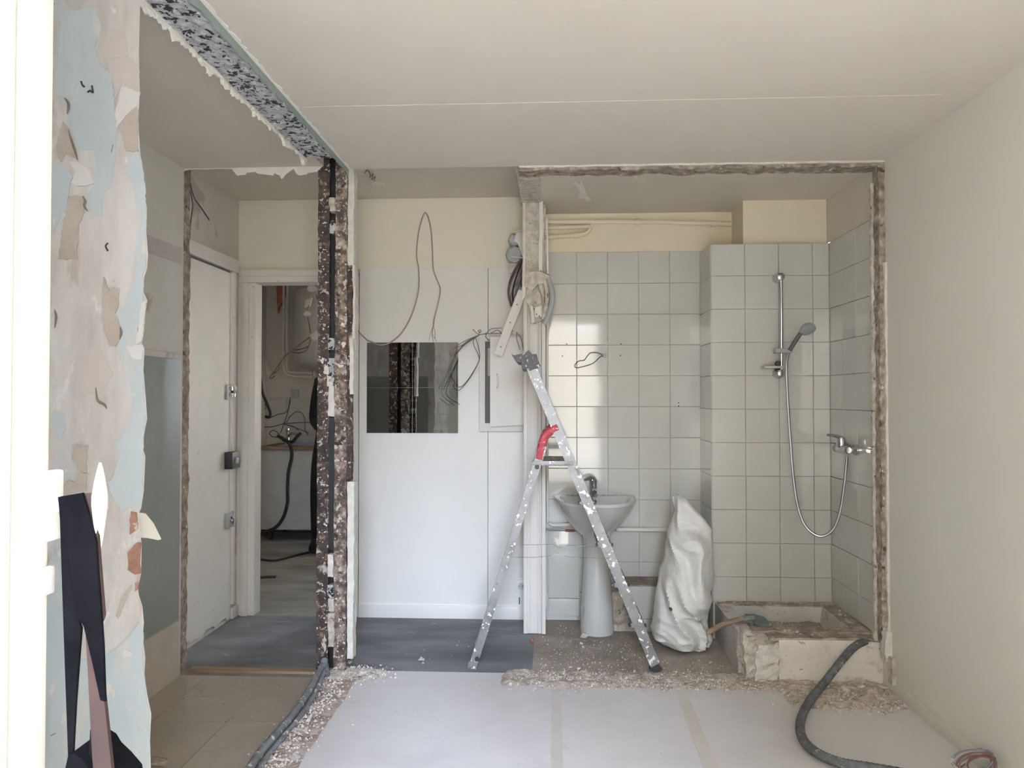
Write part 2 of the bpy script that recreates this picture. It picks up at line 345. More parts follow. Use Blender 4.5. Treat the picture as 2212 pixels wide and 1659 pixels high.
# ------------------------------------------------------------------ the shell of the place
ZC = 2.49                      # ceiling of the main room and the left room
YP = 3.70                      # line of the removed cross wall
YB = 4.72                      # back wall of hall and bathroom
XR = 1.59                      # right wall
def S(o, label, cat): return struct(o, label, cat)
S(box('bounce_ground', -6, 6, -9, -0.30, -0.25, -0.12, m['paving']), 'added unseen pale ground that bounces daylight in through the window', 'ground')  # unseen ground, added to bounce sky light onto the ceiling
nb = thing('neighbour_building', 'tall pinkish-beige house opposite the open window', 'building', (-5, -9.5, 0), kind='structure')
box('facade', -13, -0.6, -10.5, -9.2, -0.25, 13, m['facade'], nb)
for i in range(5):
    for j in range(4):
        x = -11.6 + i * 2.4; z = 0.9 + j * 3.0
        o = box('window_frame', x - 0.06, x + 1.16, -9.22, -9.15, z - 0.06, z + 1.66, m['leaf'], nb); box('pane', x, x + 1.1, -9.15, -9.14, z, z + 1.6, m['black_steel'], o)
S(box('side_sky_block', 3.8, 14, -10.5, -9.2, -0.25, 18, m['facade']), 'added unseen beige block that hides sky from the hall side', 'building')  # added out of view to cut sky light on hall door and pier
S(box('kitchen_sky_block', 0.95, 1.15, 4.9, 10, -0.25, 2.8, m['facade']), 'added unseen block that dims the sky in the kitchen window', 'wall')  # added out of view so less sky reaches the kitchen window
S(box('low_sky_block', -0.6, 4.0, -10.0, -9.7, -0.25, 3.2, m['facade']), 'added unseen pinkish-beige wall that hides the low sky', 'wall')  # added out of view, height set to keep low sky off the upper panel
S(box('floor', -0.985, XR + 0.1, -0.30, 3.80, -0.12, 0.0, m['floor']), 'dusty lilac-grey concrete floor of the main room', 'floor')
S(box('floor_hall', -2.1, -0.09, 3.80, 4.72, -0.12, 0.0, m['screed']), 'dark grey screed floor of the small hall', 'floor')
S(box('floor_kitchen', -3.1, -0.3, 4.72, 7.95, -0.12, 0.0, m['kitchen_floor']), 'dusty grey floor of the far kitchen', 'floor')
S(box('floor_bathroom', -0.09, XR + 0.1, 3.80, 4.85, -0.12, 0.0, m['bath_floor']), 'brown dusty bathroom floor strewn with grit', 'floor')
S(box('floor_light_seal', -3.2, 1.85, -0.30, 8.0, -0.40, -0.12, m['grout']), 'added unseen slab under all the floors against light leaks', 'floor')  # added to stop sky light leaking up between the floors
S(box('ceiling_light_seal', -3.2, 1.85, -0.30, 8.0, 2.75, 2.95, m['grout']), 'added unseen slab above all the ceilings against light leaks', 'ceiling')  # added to stop sky light leaking in above the ceilings
S(box('floor_entrance', -2.1, -0.985, -0.30, 1.85, -0.12, 0.0, m['floor']), 'grey floor beside the open window', 'floor')
# left room floor: single tiles over a recessed bed
fl = S(box('floor_tiled', -1.95, -1.10, 1.85, 3.80, -0.12, -0.004, m['grout']), 'large beige floor tiles of the left room', 'floor')
tx, ty = 0.318, 0.262
bm = box_bm(-tx / 2 + 0.0013, tx / 2 - 0.0013, -ty / 2 + 0.0013, ty / 2 - 0.0013, -0.006, 0.0)
first = obj('floor_tile', bm, m['tile_floor'], fl, origin=(0, 0, 0))
k = 0
for i in range(3):
    for j in range(8):
        cx = -1.357 + tx * (0.5 - i); cy = 3.694 - ty * (j + 0.5)
        if i == 0: cx = -1.357 + tx / 2
        p = Vector((cx, cy, 0))
        if k == 0: first.location = p - WLOC[fl.name]
        else: copy_of(first, 'floor_tile', p, fl)
        k += 1
# the trench left by the removed partition, filled with broken screed
bm = rough_bm((-1.125, 1.9, -0.10), (-0.975, 3.80, 0.002), 0.03, 0.016, 3, keep=('z0',), scale=9)
S(obj('floor_trench', bm, m['pink_dirt']), 'strip of broken pinkish screed where the partition stood', 'floor')
bm = rough_bm((-0.985, 2.2, -0.01), (-0.93, 3.80, 0.004), 0.03, 0.010, 8, keep=('z0',), scale=8)
S(obj('floor_trench_edge', bm, m['pink_dirt']), 'crumbled screed edge along the trench beside the grey floor', 'floor')
S(box('trim_1', -1.80, -1.16, 3.745, 3.80, -0.01, 0.008, m['wood'], bevel=0.002), 'bare wooden threshold strip between tiles and dark screed', 'threshold')

# walls of the main room
S(box('wall_right', XR, XR + 0.14, -0.30, YP + 0.07, 0, 2.7, m['wall']), 'long plain warm-grey wall on the right', 'wall')
S(box('baseboard_right', XR - 0.014, XR, -0.1, 3.50, 0, 0.056, m['wall'], bevel=0.004), 'low painted baseboard along the right wall', 'baseboard')
bm = box_bm(-2.1, -0.62, -0.30, -0.12, -0.12, 2.7); box_bm(0.62, XR + 0.14, -0.30, -0.12, -0.12, 2.7, bm); box_bm(-0.62, 0.62, -0.30, -0.12, 2.30, 2.7, bm); box_bm(-0.62, 0.62, -0.30, -0.12, -0.12, 0.35, bm)
S(obj('wall_front', bm, m['wall']), 'window wall around the open window', 'wall')
S(box('wall_left_front', -1.42, -1.30, -0.12, 1.88, 0, 2.7, m['wall']), 'plain wall left of the open window', 'wall')
# main ceiling: flat, with a slightly lowered plaster band before the removed wall
S(box('ceiling', -0.99, XR + 0.14, -0.30, 2.90, ZC, 2.75, m['ceiling_main']), 'smooth pale ceiling of the main room', 'ceiling')
bm = rough_bm((-0.99, 2.90, ZC - 0.0012), (XR + 0.14, YP, 2.75), 0.09, 0.003, 2, keep=('y0', 'x0', 'z1', 'z0'))
S(obj('ceiling_band', bm, m['ceiling_main']), 'pale ceiling strip with straight joint near the removed wall', 'ceiling')
S(box('ceiling_left', -2.1, -1.115, 1.85, YP, ZC + 0.014, 2.75, m['ceiling']), 'grey-white ceiling of the left room', 'ceiling')
S(box('ceiling_hall', -2.1, -0.09, 3.40, YB + 0.1, 2.612, 2.75, m['ceiling']), 'dim ceiling above the small hall', 'ceiling')
S(box('ceiling_bathroom', -0.09, XR + 0.1, YP, YB + 0.15, 2.50, 2.75, m['ceiling']), 'beige-grey ceiling above the bathroom', 'ceiling')
S(box('ceiling_front', -2.1, -0.99, -0.30, 1.85, ZC, 2.75, m['ceiling']), 'ceiling above the entrance side', 'ceiling')

# stump of the removed partition running along the ceiling: broken concrete, green paint on the room side
hb = thing('header_stump', 'broken speckled concrete stump of the removed partition along the ceiling', 'beam', (-1.05, 2.65, 2.455), kind='structure')
bm = rough_bm((-1.118, 1.86, 2.462), (-0.998, 3.44, ZC + 0.02), 0.016, 0.006, 4, keep=('z1',), scale=26)
obj('concrete', bm, m['concrete'], hb, smooth=False)
pts = []
r = random.Random(5)
for i in range(60):
    y = 1.86 + 1.84 * i / 59; pts.append(Vector((-0.990, y, ZC - 0.034 + 0.012 * (i / 59) + r.uniform(-0.006, 0.006))))
pts += [Vector((-0.990, 3.70, ZC + 0.02)), Vector((-0.990, 1.86, ZC + 0.02))]
tag(obj('green_paint_skin', prism_bm(pts, (-0.008, 0, 0)), m['green'], hb), 'grey-green painted side of the ceiling stump')
pts = []
for i in range(80):
    y = 1.86 + 1.84 * i / 79; pts.append(Vector((-0.9895 + 0.010 + r.uniform(-0.005, 0.006), y, ZC - 0.003)))
pts += [Vector((-0.9895, 3.70, ZC - 0.003)), Vector((-0.9895, 1.86, ZC - 0.003))]
obj('plaster_lip', prism_bm(pts, (0, 0, 0.004)), m['fresh_white'], hb)
y = 1.95; k = 0
while y < 3.46:                                             # torn white flakes hanging on the left side
    L = r.uniform(0.03, 0.11); w = r.uniform(0.015, 0.055)
    n = 9; base = -1.119; w *= 0.75
    pts = [Vector((base, y, ZC))] + [Vector((base - r.uniform(0, 0.004), y + L * (i + 0.5) / n, 2.462 - w * (0.35 + 0.65 * r.random()) * math.sin(math.pi * (i + 0.5) / n) ** 0.5)) for i in range(n)] + [Vector((base, y + L, ZC))]
    o = obj('torn_plaster', prism_bm(pts, (-0.006 - 0.01 * r.random(), 0, 0)), m['fresh_white'], hb)
    y += L * r.uniform(0.75, 1.05); k += 1

# the peeling pier in front, layers of old paint as real skins
def pier_pt(px, py, lift=0.0): return A(px, py, 1.88 - lift)
edge = [(303, 0), (300, 110), (302, 200), (299, 260), (303, 330), (310, 372), (313, 420), (317, 450), (316, 500), (320, 550), (318, 580), (311, 600), (310, 630), (318, 648),
        (312, 690), (306, 742), (312, 752), (310, 800), (315, 860), (318, 905), (311, 940), (310, 975), (314, 985), (311, 1060), (305, 1098), (300, 1108), (303, 1150),
        (306, 1175), (305, 1240), (298, 1268), (300, 1285), (308, 1310), (311, 1345), (308, 1375), (314, 1420), (312, 1455), (318, 1500), (327, 1542), (324, 1600), (326, 1659)]
ePts = [pier_pt(*e) for e in edge]
poly = [Vector((-1.70, 1.88, 2.60)), Vector((ePts[0].x, 1.88, 2.60))] + ePts + [Vector((ePts[-1].x, 1.88, 0)), Vector((-1.70, 1.88, 0))]
m['pier_crack_shade'] = M('crack_shade_brown', [(0.3, (84, 76, 68)), (0.7, (110, 100, 90))], 20, 0.95)  # brown that paints the shade inside the pier's cracks
pier = S(obj('wall_pier', prism_bm(poly, (-0.115, 0.17, 0)), m['pier']), 'wall pier with peeling pale blue and cream paint, left', 'wall')
c1 = lambda x, y: (x / 2.962, y / 2.962)
c2 = lambda x, y: (x / 2.962, 550 + y / 2.962)
c3 = lambda x, y: (x / 2.517, 1000 + y / 2.517)
def skin(conv, pts, mat, name, lift, wob=1.2, seed=0):
    rr = random.Random(seed); q = []
    for i, p in enumerate(pts):                             # finer ragged outline between the traced points
        a = p; b = pts[(i + 1) % len(pts)]; d = math.hypot(b[0] - a[0], b[1] - a[1]); n = max(1, int(d / 22))
        for t in range(n): q.append((a[0] + (b[0] - a[0]) * t / n + rr.uniform(-4, 4) * wob, a[1] + (b[1] - a[1]) * t / n + rr.uniform(-4, 4) * wob))
    w = [pier_pt(*conv(*p), lift) for p in q]
    w = [Vector((p.x, 1.88 - lift, p.z)) for p in w]
    return obj(name, prism_bm(w, (0, lift + 0.0005, 0)), mat, pier)
BLUE = [(c1, [(430, 70), (610, 50), (650, 190), (600, 290), (640, 410), (715, 490), (730, 640), (748, 800), (735, 1000), (715, 1190), (660, 1230), (655, 1390), (560, 1350), (530, 1270), (600, 1180), (620, 1060), (600, 960), (500, 960), (430, 770), (440, 660), (400, 620), (345, 600), (370, 380), (390, 150)]),
        (c1, [(335, 1040), (390, 1050), (470, 1130), (440, 1200), (430, 1350), (390, 1355), (340, 1500), (325, 1100)]),
        (c1, [(870, 960), (905, 1010), (920, 1130), (930, 1230), (930, 1500), (935, 1659), (865, 1659), (885, 1500), (890, 1390), (850, 1200), (810, 1100), (820, 1020)]),
        (c2, [(860, 10), (935, 10), (935, 80), (910, 130), (920, 250), (895, 400), (868, 560), (910, 590), (912, 750), (922, 900), (928, 1020), (912, 1250), (912, 1500), (898, 1600), (780, 1640), (720, 1540), (690, 1460), (730, 1400), (765, 1310), (740, 1200), (840, 1060), (850, 900), (780, 690), (750, 590), (780, 470), (745, 380), (800, 310), (870, 130)]),
        (c3, [(760, 860), (778, 950), (776, 1050), (788, 1250), (812, 1360), (810, 1750), (235, 1750), (240, 560), (330, 470), (400, 1080), (560, 1050), (600, 1030), (680, 970)]),
        (c2, [(345, 1000), (400, 1010), (420, 1110), (380, 1190), (335, 1100)])]
TAN = [(c1, [(855, 672), (882, 700), (876, 880), (880, 960), (860, 975), (800, 965), (790, 860), (755, 810), (810, 740)]),
       (c1, [(400, 780), (440, 830), (480, 950), (500, 1030), (420, 980), (390, 1035), (360, 1000), (365, 880)]),
       (c2, [(660, 140), (700, 230), (730, 205), (765, 215), (760, 310), (740, 370), (775, 490), (770, 540), (735, 590), (700, 590), (665, 480), (655, 300)]),
       (c2, [(460, 1215), (560, 1225), (550, 1390), (510, 1390), (465, 1310)]), (c2, [(370, 1500), (440, 1440), (480, 1460), (500, 1400), (560, 1400), (545, 1510), (380, 1545)]),
       (c1, [(440, 1260), (530, 1250), (540, 1330), (500, 1450), (490, 1659), (370, 1659), (400, 1450)]),
       (c3, [(630, 830), (660, 740), (700, 680), (715, 660), (700, 720), (660, 800), (640, 850)])]
SAND = [(c1, [(690, 380), (850, 370), (890, 440), (890, 580), (830, 590), (780, 510), (730, 660), (735, 560), (700, 470)]),
        (c1, [(700, 190), (800, 200), (820, 360), (690, 375), (625, 340)]), (c2, [(490, 620), (640, 600), (720, 760), (640, 900), (520, 880)])]
CREAM = [(c1, [(780, 550), (890, 590), (870, 675), (800, 740), (745, 820), (740, 700)]), (c1, [(440, 1030), (500, 1040), (560, 1080), (600, 1170), (520, 1190), (450, 1170), (480, 1110)]),
         (c2, [(800, 585), (915, 580), (905, 670), (850, 665)]), (c2, [(905, 300), (935, 290), (925, 340), (905, 560), (868, 575), (890, 440)]),
         (c3, [(680, 1010), (715, 1030), (720, 1050), (670, 1060)])]
BRICK = [(c3, [(707, 268), (745, 266), (742, 360), (703, 385)]), (c3, [(742, 428), (762, 440), (760, 600), (735, 612), (692, 580), (695, 490)]), (c3, [(732, 650), (752, 642), (748, 688), (735, 697)])]
sd = 0
for lst, mat, nm, lift in ((SAND, m['pier_sand'], 'skim_coat', 0.0008), (BLUE, m['pier_blue'], 'blue_paint', 0.0018), (TAN, m['pier_tan'], 'bare_plaster', 0.0026),
                           (CREAM, m['pier_cream'], 'filler_patch', 0.0034), (BRICK, m['pier_brick'], 'brick_patch', 0.003)):
    for conv, pts in lst: sd += 1; skin(conv, pts, mat, nm, lift + 0.00008 * sd, seed=sd)
tag(obj('paper_flap', prism_bm([A(*c3(x, y), 1.98) for x, y in ((745, 268), (790, 275), (835, 330), (876, 415), (862, 420), (800, 408), (745, 405))], (0, 0.002, 0)), m['paper'], pier), 'pale curled paper flap on the pier edge')
for q in ([(518, 520), (527, 545), (540, 555)], [(560, 590), (577, 580), (594, 592), (588, 548)], [(690, 1555), (676, 1575), (690, 1605)]):
    wire('nail_mark', [pier_pt(*c1(*p), 0.004) for p in q], 0.0022, m['black'], pier)
for cv, q in ((c1, [(436, 830), (458, 900), (478, 960), (498, 1030)]), (c1, [(526, 1255), (546, 1285), (540, 1320), (562, 1352)]), (c1, [(412, 625), (436, 655), (440, 690), (430, 730)]), (c1, [(722, 925), (712, 975)]), (c2, [(350, 352), (360, 400), (350, 470)]), (c2, [(612, 850), (625, 930), (668, 960), (684, 985)]), (c2, [(770, 460), (776, 500), (765, 545)]), (c3, [(275, 1485), (300, 1470)])):
    wire('crack_shade', [pier_pt(*cv(*p), 0.0045) for p in q], lambda t: 0.0032 * math.sin(math.pi * (0.08 + 0.84 * t)), m['pier_crack_shade'], pier)  # crack shadows put in as dark brown tubes; one short run is a smudge
# back of the pier carries the left room's grey dado
box('dado', -1.80, -1.20, 2.05, 2.056, 0, 1.56, m['dado'], pier)

# left room wall with dado and plinth
wl = S(box('wall_left', -1.95, -1.82, 1.85, YP, 0, 2.6, m['wall_left']), 'left room wall, white above a grey dado', 'wall')
box('dado', -1.823, -1.818, 2.05, YP - 0.02, 0.275, 1.55, m['dado'], wl)
box('dado_cap', -1.824, -1.812, 2.05, YP - 0.02, 1.55, 1.578, m['wall_left'], wl, bevel=0.003)
box('plinth_tile', -1.822, -1.814, 2.05, YP - 0.02, 0.0, 0.272, m['plinth'], wl)
bm = rough_bm((-1.822, 3.15, 2.02), (-1.8165, YP - 0.02, 2.10), 0.03, 0.004, 3, keep=('x0',)); obj('bare_plaster', bm, m['pier_sand'], wl)

# stump of the cross wall left of the opening: broken vertical edge
ws = thing('wall_stump', 'broken vertical edge of the removed cross wall, far left', 'wall', (-1.85, 3.75, 0), kind='structure')
bm = rough_bm((-2.1, YP - 0.01, 0), (-1.835, YP + 0.10, 2.62), 0.022, 0.009, 11, keep=('x0',), scale=14)
obj('broken_masonry', bm, m['plaster_brown'], ws)
bm = rough_bm((-1.90, YP - 0.03, 0.0), (-1.832, YP - 0.012, 2.50), 0.02, 0.006, 12, scale=18); obj('plaster_lip', bm, m['plaster_white'], ws)
# torn skin hanging from the ceiling edge over the hall
edge = [(375, 362), (375, 375), (388, 376), (392, 368), (404, 364), (420, 362), (440, 363), (470, 361), (500, 362), (507, 370), (512, 376), (530, 374), (532, 370), (552, 368), (556, 372), (575, 374), (590, 376), (592, 371),
        (604, 376), (608, 384), (618, 372), (634, 361), (640, 372), (646, 376), (662, 373), (664, 370), (684, 368), (690, 362)]
q = [A(x, y + 3, YP + 0.004) for x, y in edge]
pts = [Vector((-1.84, YP + 0.004, ZC + 0.02))] + q + [Vector((-1.12, YP + 0.004, ZC + 0.02))]
o = tag(obj('torn_ceiling_skin', prism_bm(pts, (0, 0.006, 0)), m['fresh_white']), 'jagged strip of torn cream plaster skin hanging below the ceiling edge', 'plaster', kind='structure')

# hall left wall with an old door leaf nailed flat over it
wh = S(box('wall_hall_left', -2.1, -1.965, YP, YB + 0.1, 0, 2.62, m['wall_left']), 'dim hall wall behind the white door panel', 'wall')
d1 = thing('door_1', 'tall white door panel with ragged bottom edge, hall left wall', 'door', (-1.95, 4.2, 0), kind='structure')
r = random.Random(4); pts = [Vector((-1.95, 4.60, 2.13)), Vector((-1.95, 3.80, 2.13)), Vector((-1.95, 3.80, 0.10))]
n = 26
for i in range(n + 1):
    t = i / n; pts.append(Vector((-1.95, 3.82 + 0.77 * t, 0.045 - 0.02 * t + r.uniform(-0.012, 0.014))))
obj('door_panel', prism_bm(pts, (-0.015, 0, 0)), m['white'], d1)
obj('door_head', bar_bm((-1.955, 3.80, 2.175), (-1.955, 4.64, 2.175), 0.05, 0.075, (1, 0, 0)), m['white'], d1, bevel=0.006, smooth=True)
obj('door_stile', bar_bm((-1.955, 4.615, 0.10), (-1.955, 4.615, 2.14), 0.035, 0.028, (1, 0, 0)), m['white'], d1, bevel=0.004, smooth=True)
obj('dark_gap', bar_bm((-1.951, 3.83, 2.128), (-1.951, 4.56, 2.128), 0.006, 0.008, (1, 0, 0)), m['black'], d1)
S(box('baseboard_hall', -1.965, -1.95, 4.63, YB, 0.0, 0.07, m['white'], bevel=0.003), 'short white skirting beside the kitchen doorway', 'baseboard')

# hall back wall: cream upper panel, kitchen doorway, white lower panel
wb = thing('wall_back', 'white and cream panelled back wall of the hall', 'wall', (-1.0, YB, 0), kind='structure')
KX0, KX1, KZ = -1.885, -1.25, 2.085
box('upper_panel', -1.965, -0.02, YB, YB + 0.10, 2.18, 2.61, m['panel_cream'], wb)
box('side_panel', KX1, -1.195, YB, YB + 0.10, 0, 2.175, m['white'], wb)
tag(box('lower_panel', -1.19, -0.385, YB, YB + 0.10, 0.075, 2.175, m['panel'], wb), 'large glossy white wall panel')
box('right_panel', -0.382, -0.02, YB, YB + 0.10, 0.075, 2.175, m['panel'], wb)
box('panel_lip', -1.965, -0.12, YB - 0.006, YB, 2.168, 2.180, m['panel_cream'], wb)
box('skirting', -1.19, -0.145, YB - 0.012, YB + 0.05, 0, 0.078, m['panel'], wb, bevel=0.003)
box('left_return', -1.965, KX0 - 0.03, YB, YB + 0.10, 0, 2.18, m['white'], wb)
d2 = thing('door_2', 'white moulded frame of the kitchen doorway', 'door frame', (-1.6, YB, 0), kind='structure')
box('door_head', KX0 - 0.055, KX1 + 0.02, YB - 0.03, YB + 0.12, KZ, 2.165, m['white'], d2, bevel=0.006)
box('head_moulding', KX0 - 0.06, KX1 + 0.02, YB - 0.042, YB - 0.028, 2.12, 2.165, m['white'], d2, bevel=0.004)
box('jamb', KX0 - 0.05, KX0 - 0.005, YB - 0.025, YB + 0.12, 0, KZ, m['white'], d2, bevel=0.005)
box('jamb', KX0 - 0.02, KX0 + 0.035, YB - 0.008, YB + 0.10, 0, KZ, m['white'], d2, bevel=0.004)
box('jamb', KX1 - 0.02, KX1 + 0.02, YB - 0.02, YB + 0.12, 0, KZ, m['white'], d2, bevel=0.005)

# stub of the partition between hall and bathroom: a moulded white post
pp = thing('partition_post', 'white moulded wooden post between hall and bathroom', 'post', (-0.09, 4.45, 0), kind='structure')
box('post_core', -0.150, -0.030, 4.44, YB, 0, 2.02, m['white'], pp, bevel=0.004)
for x0, x1, dy in ((-0.153, -0.130, 0.022), (-0.118, -0.072, 0.016), (-0.062, -0.052, 0.020), (-0.048, -0.026, 0.026)):
    box('moulding', x0, x1, 4.44 - dy, 4.445, 0.005, 2.0, m['white'], pp, bevel=0.003)
bm = rough_bm((-0.148, 4.43, 1.98), (-0.050, YB, 2.52), 0.022, 0.008, 21, scale=16); obj('broken_core', bm, m['plaster'], pp)
bm = rough_bm((-0.170, 3.72, 2.495), (-0.050, 4.50, 2.63), 0.025, 0.010, 22, keep=('z1',), scale=12); obj('ceiling_trace', bm, m['plaster'], pp)
for x0, x1, z0, z1 in ((-0.157, -0.140, 1.95, 2.50), (-0.062, -0.040, 1.85, 2.52), (-0.038, -0.026, 1.95, 2.46), (-0.020, -0.010, 1.98, 2.40)):
    obj('split_batten', rough_bm((x0, 4.405, z0), (x1, 4.44, z1), 0.02, 0.004, int(x0 * 1000), scale=9), m['plaster_white' if x0 < -0.1 else 'white'], pp)
box('dark_groove', -0.034, -0.029, 4.40, 4.44, 1.90, 2.48, m['plaster_brown'], pp)

# bathroom walls: every glazed tile is a piece of its own
TP = 0.1895
def tile_field(parent, origin, du, dv, normal, u_edges, v_edges, seed, mat=None):
    """Tiles laid on a plane: u/v edge lists give the joints; pieces sit proud of the bed and tilt slightly."""
    rr = random.Random(seed); cache = {}
    for a, b in zip(u_edges, u_edges[1:]):
        for c, d in zip(v_edges, v_edges[1:]):
            key = (round(b - a, 3), round(d - c, 3))
            p = Vector(origin) + Vector(du) * ((a + b) / 2) + Vector(dv) * ((c + d) / 2)
            if key not in cache:
                bm = bmesh.new(); hu, hv = (b - a) / 2 - 0.0011, (d - c) / 2 - 0.0011
                lo = []; hi = []; to = []
                for su, sv in ((-1, -1), (1, -1), (1, 1), (-1, 1)):
                    lo.append(bm.verts.new(Vector(du) * su * hu + Vector(dv) * sv * hv))
                    hi.append(bm.verts.new(Vector(du) * su * hu + Vector(dv) * sv * hv + Vector(normal) * 0.0055))
                    to.append(bm.verts.new(Vector(du) * su * (hu - 0.002) + Vector(dv) * sv * (hv - 0.002) + Vector(normal) * 0.007))
                for i in range(4):
                    j = (i + 1) % 4
                    bm.faces.new((lo[i], lo[j], hi[j], hi[i])); bm.faces.new((hi[i], hi[j], to[j], to[i]))
                bm.faces.new(to); bm.faces.new(lo[::-1])
                o = obj('wall_tile', bm, mat or m['tile'], parent, origin=(0, 0, 0)); o.location = p - WLOC[parent.name]; cache[key] = o
            else: o = copy_of(cache[key], 'wall_tile', p, parent)
            ax = Vector(normal)
            e = [rr.uniform(-0.006, 0.006) for _ in range(3)]
            o.rotation_euler = tuple(0 if abs(ax[i]) > 0.5 else e[i] for i in range(3))
            o.location += Vector(normal) * rr.uniform(-0.0005, 0.0012)
def edges_from(a, b, p, phase):
    out = [a]; x = phase
    while x <= a + 0.015: x += p
    while x < b - 0.012: out.append(x); x += p
    out.append(b); return out
rows_b = edges_from(0.0, 2.262, TP, 1.497 - 10 * TP)
w1 = thing('wall_bathroom_back', 'bathroom back wall of white glazed tiles with cream top', 'wall', (0.44, YB, 0), kind='structure')
box('cream_top', -0.03, XR + 0.1, YB, YB + 0.12, 2.262, 2.52, m['cream'], w1)
box('tile_bed', -0.03, XR + 0.1, YB, YB + 0.12, 0, 2.262, m['white_grout'], w1)
tile_field(w1, (0, YB, 0), (1, 0, 0), (0, 0, 1), (0, -1, 0), edges_from(-0.022, 0.918, TP, 0.165 - 2 * TP), rows_b, 1)
SX0, SY = 0.918, 4.40
rows_s = edges_from(0.212, 2.238, TP, 1.487 - 8 * TP)
w2 = thing('wall_shower', 'boxed-out shower wall of white tiles below a cream box', 'wall', (1.25, SY, 0), kind='structure')
box('tile_bed', SX0 + 0.004, 1.60, SY, YB, 0, 2.238, m['white_grout'], w2)
tag(box('cream_box', 1.113, 1.60, SY + 0.05, YB, 2.24, 2.52, m['cream'], w2), 'cream painted box above the tiles')
tile_field(w2, (0, SY, 0), (1, 0, 0), (0, 0, 1), (0, -1, 0), edges_from(SX0, 1.578, TP, SX0 + TP), rows_s, 2)
tile_field(w2, (SX0 + 0.004, 0, 0), (0, 1, 0), (0, 0, 1), (-1, 0, 0), edges_from(SY, YB - 0.008, TP, SY + TP), rows_s, 3)
w3 = thing('wall_bathroom_right', 'right bathroom wall of white tiles beside the shower', 'wall', (1.59, 4.1, 0), kind='structure')
box('tile_bed', 1.587, 1.70, 3.775, SY, 0, 2.245, m['white_grout'], w3)
box('painted_top', 1.585, 1.70, 3.775, SY + 0.1, 2.245, 2.52, m['ceiling'], w3)
tile_field(w3, (1.587, 0, 0), (0, -1, 0), (0, 0, 1), (-1, 0, 0), edges_from(-SY + 0.002, -3.775, TP, -SY + TP), rows_s[:-1] + [2.24], 4)

# broken edge of the removed wall: right jamb and top crack
wj = thing('wall_jamb', 'ragged brown vertical edge of the removed wall, right', 'wall', (1.57, 3.74, 0), kind='structure')
bm = rough_bm((1.562, YP - 0.004, 0.2), (XR + 0.004, YP + 0.07, 2.49), 0.018, 0.007, 31, keep=('x1',), scale=15); obj('broken_masonry', bm, m['plaster_brown'], wj)
bm = rough_bm((1.548, YP + 0.055, 0.2), (1.572, YP + 0.075, 2.40), 0.016, 0.006, 32, scale=14); obj('plaster_lip', bm, m['plaster'], wj)
bm = rough_bm((XR - 0.010, YP - 0.02, 0.21), (XR + 0.003, YP - 0.003, 2.0), 0.016, 0.005, 33, scale=12); obj('paint_edge', bm, m['plaster_white'], wj)
bm = rough_bm((XR - 0.03, 3.66, 0.13), (XR + 0.002, 3.72, 0.27), 0.02, 0.008, 34); obj('broken_corner', bm, m['plaster_white'], wj)
bm = rough_bm((XR - 0.02, 3.62, 0.04), (XR + 0.002, 3.66, 0.16), 0.02, 0.006, 35); obj('broken_corner', bm, m['plaster'], wj)
wt = thing('wall_top_crack', 'cracked dark brown line where the wall met the ceiling', 'wall', (0.7, 3.74, 2.46), kind='structure')
bm = rough_bm((-0.15, YP - 0.002, ZC - 0.024), (XR, YP + 0.10, ZC + 0.02), 0.016, 0.009, 41, keep=('z1',), scale=13); obj('broken_masonry', bm, m['plaster_brown'], wt)
bm = rough_bm((-0.15, YP - 0.012, ZC - 0.010), (XR, YP - 0.001, ZC - 0.001), 0.016, 0.003, 42); obj('paint_edge', bm, m['plaster_white'], wt)

bm = mound_bm(-0.25, 1.585, 3.62, 3.86, 0.014, 44)
S(obj('floor_debris_strip', bm, m['debris']), 'low ridge of brown plaster dust where the cross wall stood', 'floor')
bm = mound_bm(1.05, 1.588, 3.42, 3.78, 0.024, 45)
S(obj('floor_debris_heap', bm, m['debris']), 'low heap of plaster dust before the kerb', 'floor')
S(obj('floor_debris_foot', mound_bm(-1.12, -0.82, 3.66, 3.84, 0.020, 46), m['plaster']), 'low heap of white plaster dust at the steel column foot', 'floor')
# kitchen shell beyond the doorway
KB = 7.75
S(box('wall_kitchen_left', -3.1, -2.93, YB + 0.1, KB + 0.1, 0, 2.6, m['kitchen_wall']), 'left wall of the far kitchen', 'wall')
kw = S(box('wall_kitchen_back', -2.93, -0.3, KB, KB + 0.12, 0, 2.6, m['kitchen_wall']), 'far kitchen wall with white tile splashback', 'wall')
bm = box_bm(-0.42, -0.3, YB + 0.1, 6.0, 0, 2.6); box_bm(-0.42, -0.3, 7.2, KB, 0, 2.6, bm); box_bm(-0.42, -0.3, 6.0, 7.2, 0, 1.0, bm); box_bm(-0.42, -0.3, 6.0, 7.2, 2.2, 2.6, bm)
S(obj('wall_kitchen_right', bm, m['kitchen_wall']), 'kitchen side wall with a window opening', 'wall')
S(box('ceiling_kitchen', -3.1, -0.3, YB + 0.1, KB + 0.1, 2.56, 2.75, m['ceiling']), 'ceiling of the far kitchen', 'ceiling')
S(box('wall_kitchen_front', -3.1, -1.96, YB + 0.0, YB + 0.12, 0, 2.6, m['kitchen_wall']), 'kitchen side of the hall wall', 'wall')
tile_field(kw, (0, KB, 0), (1, 0, 0), (0, 0, 1), (0, -1, 0), edges_from(-2.92, -1.7, 0.21, -2.92 + 0.21), edges_from(0.9, 1.36, 0.2, 0.96 + 0.2), 6)
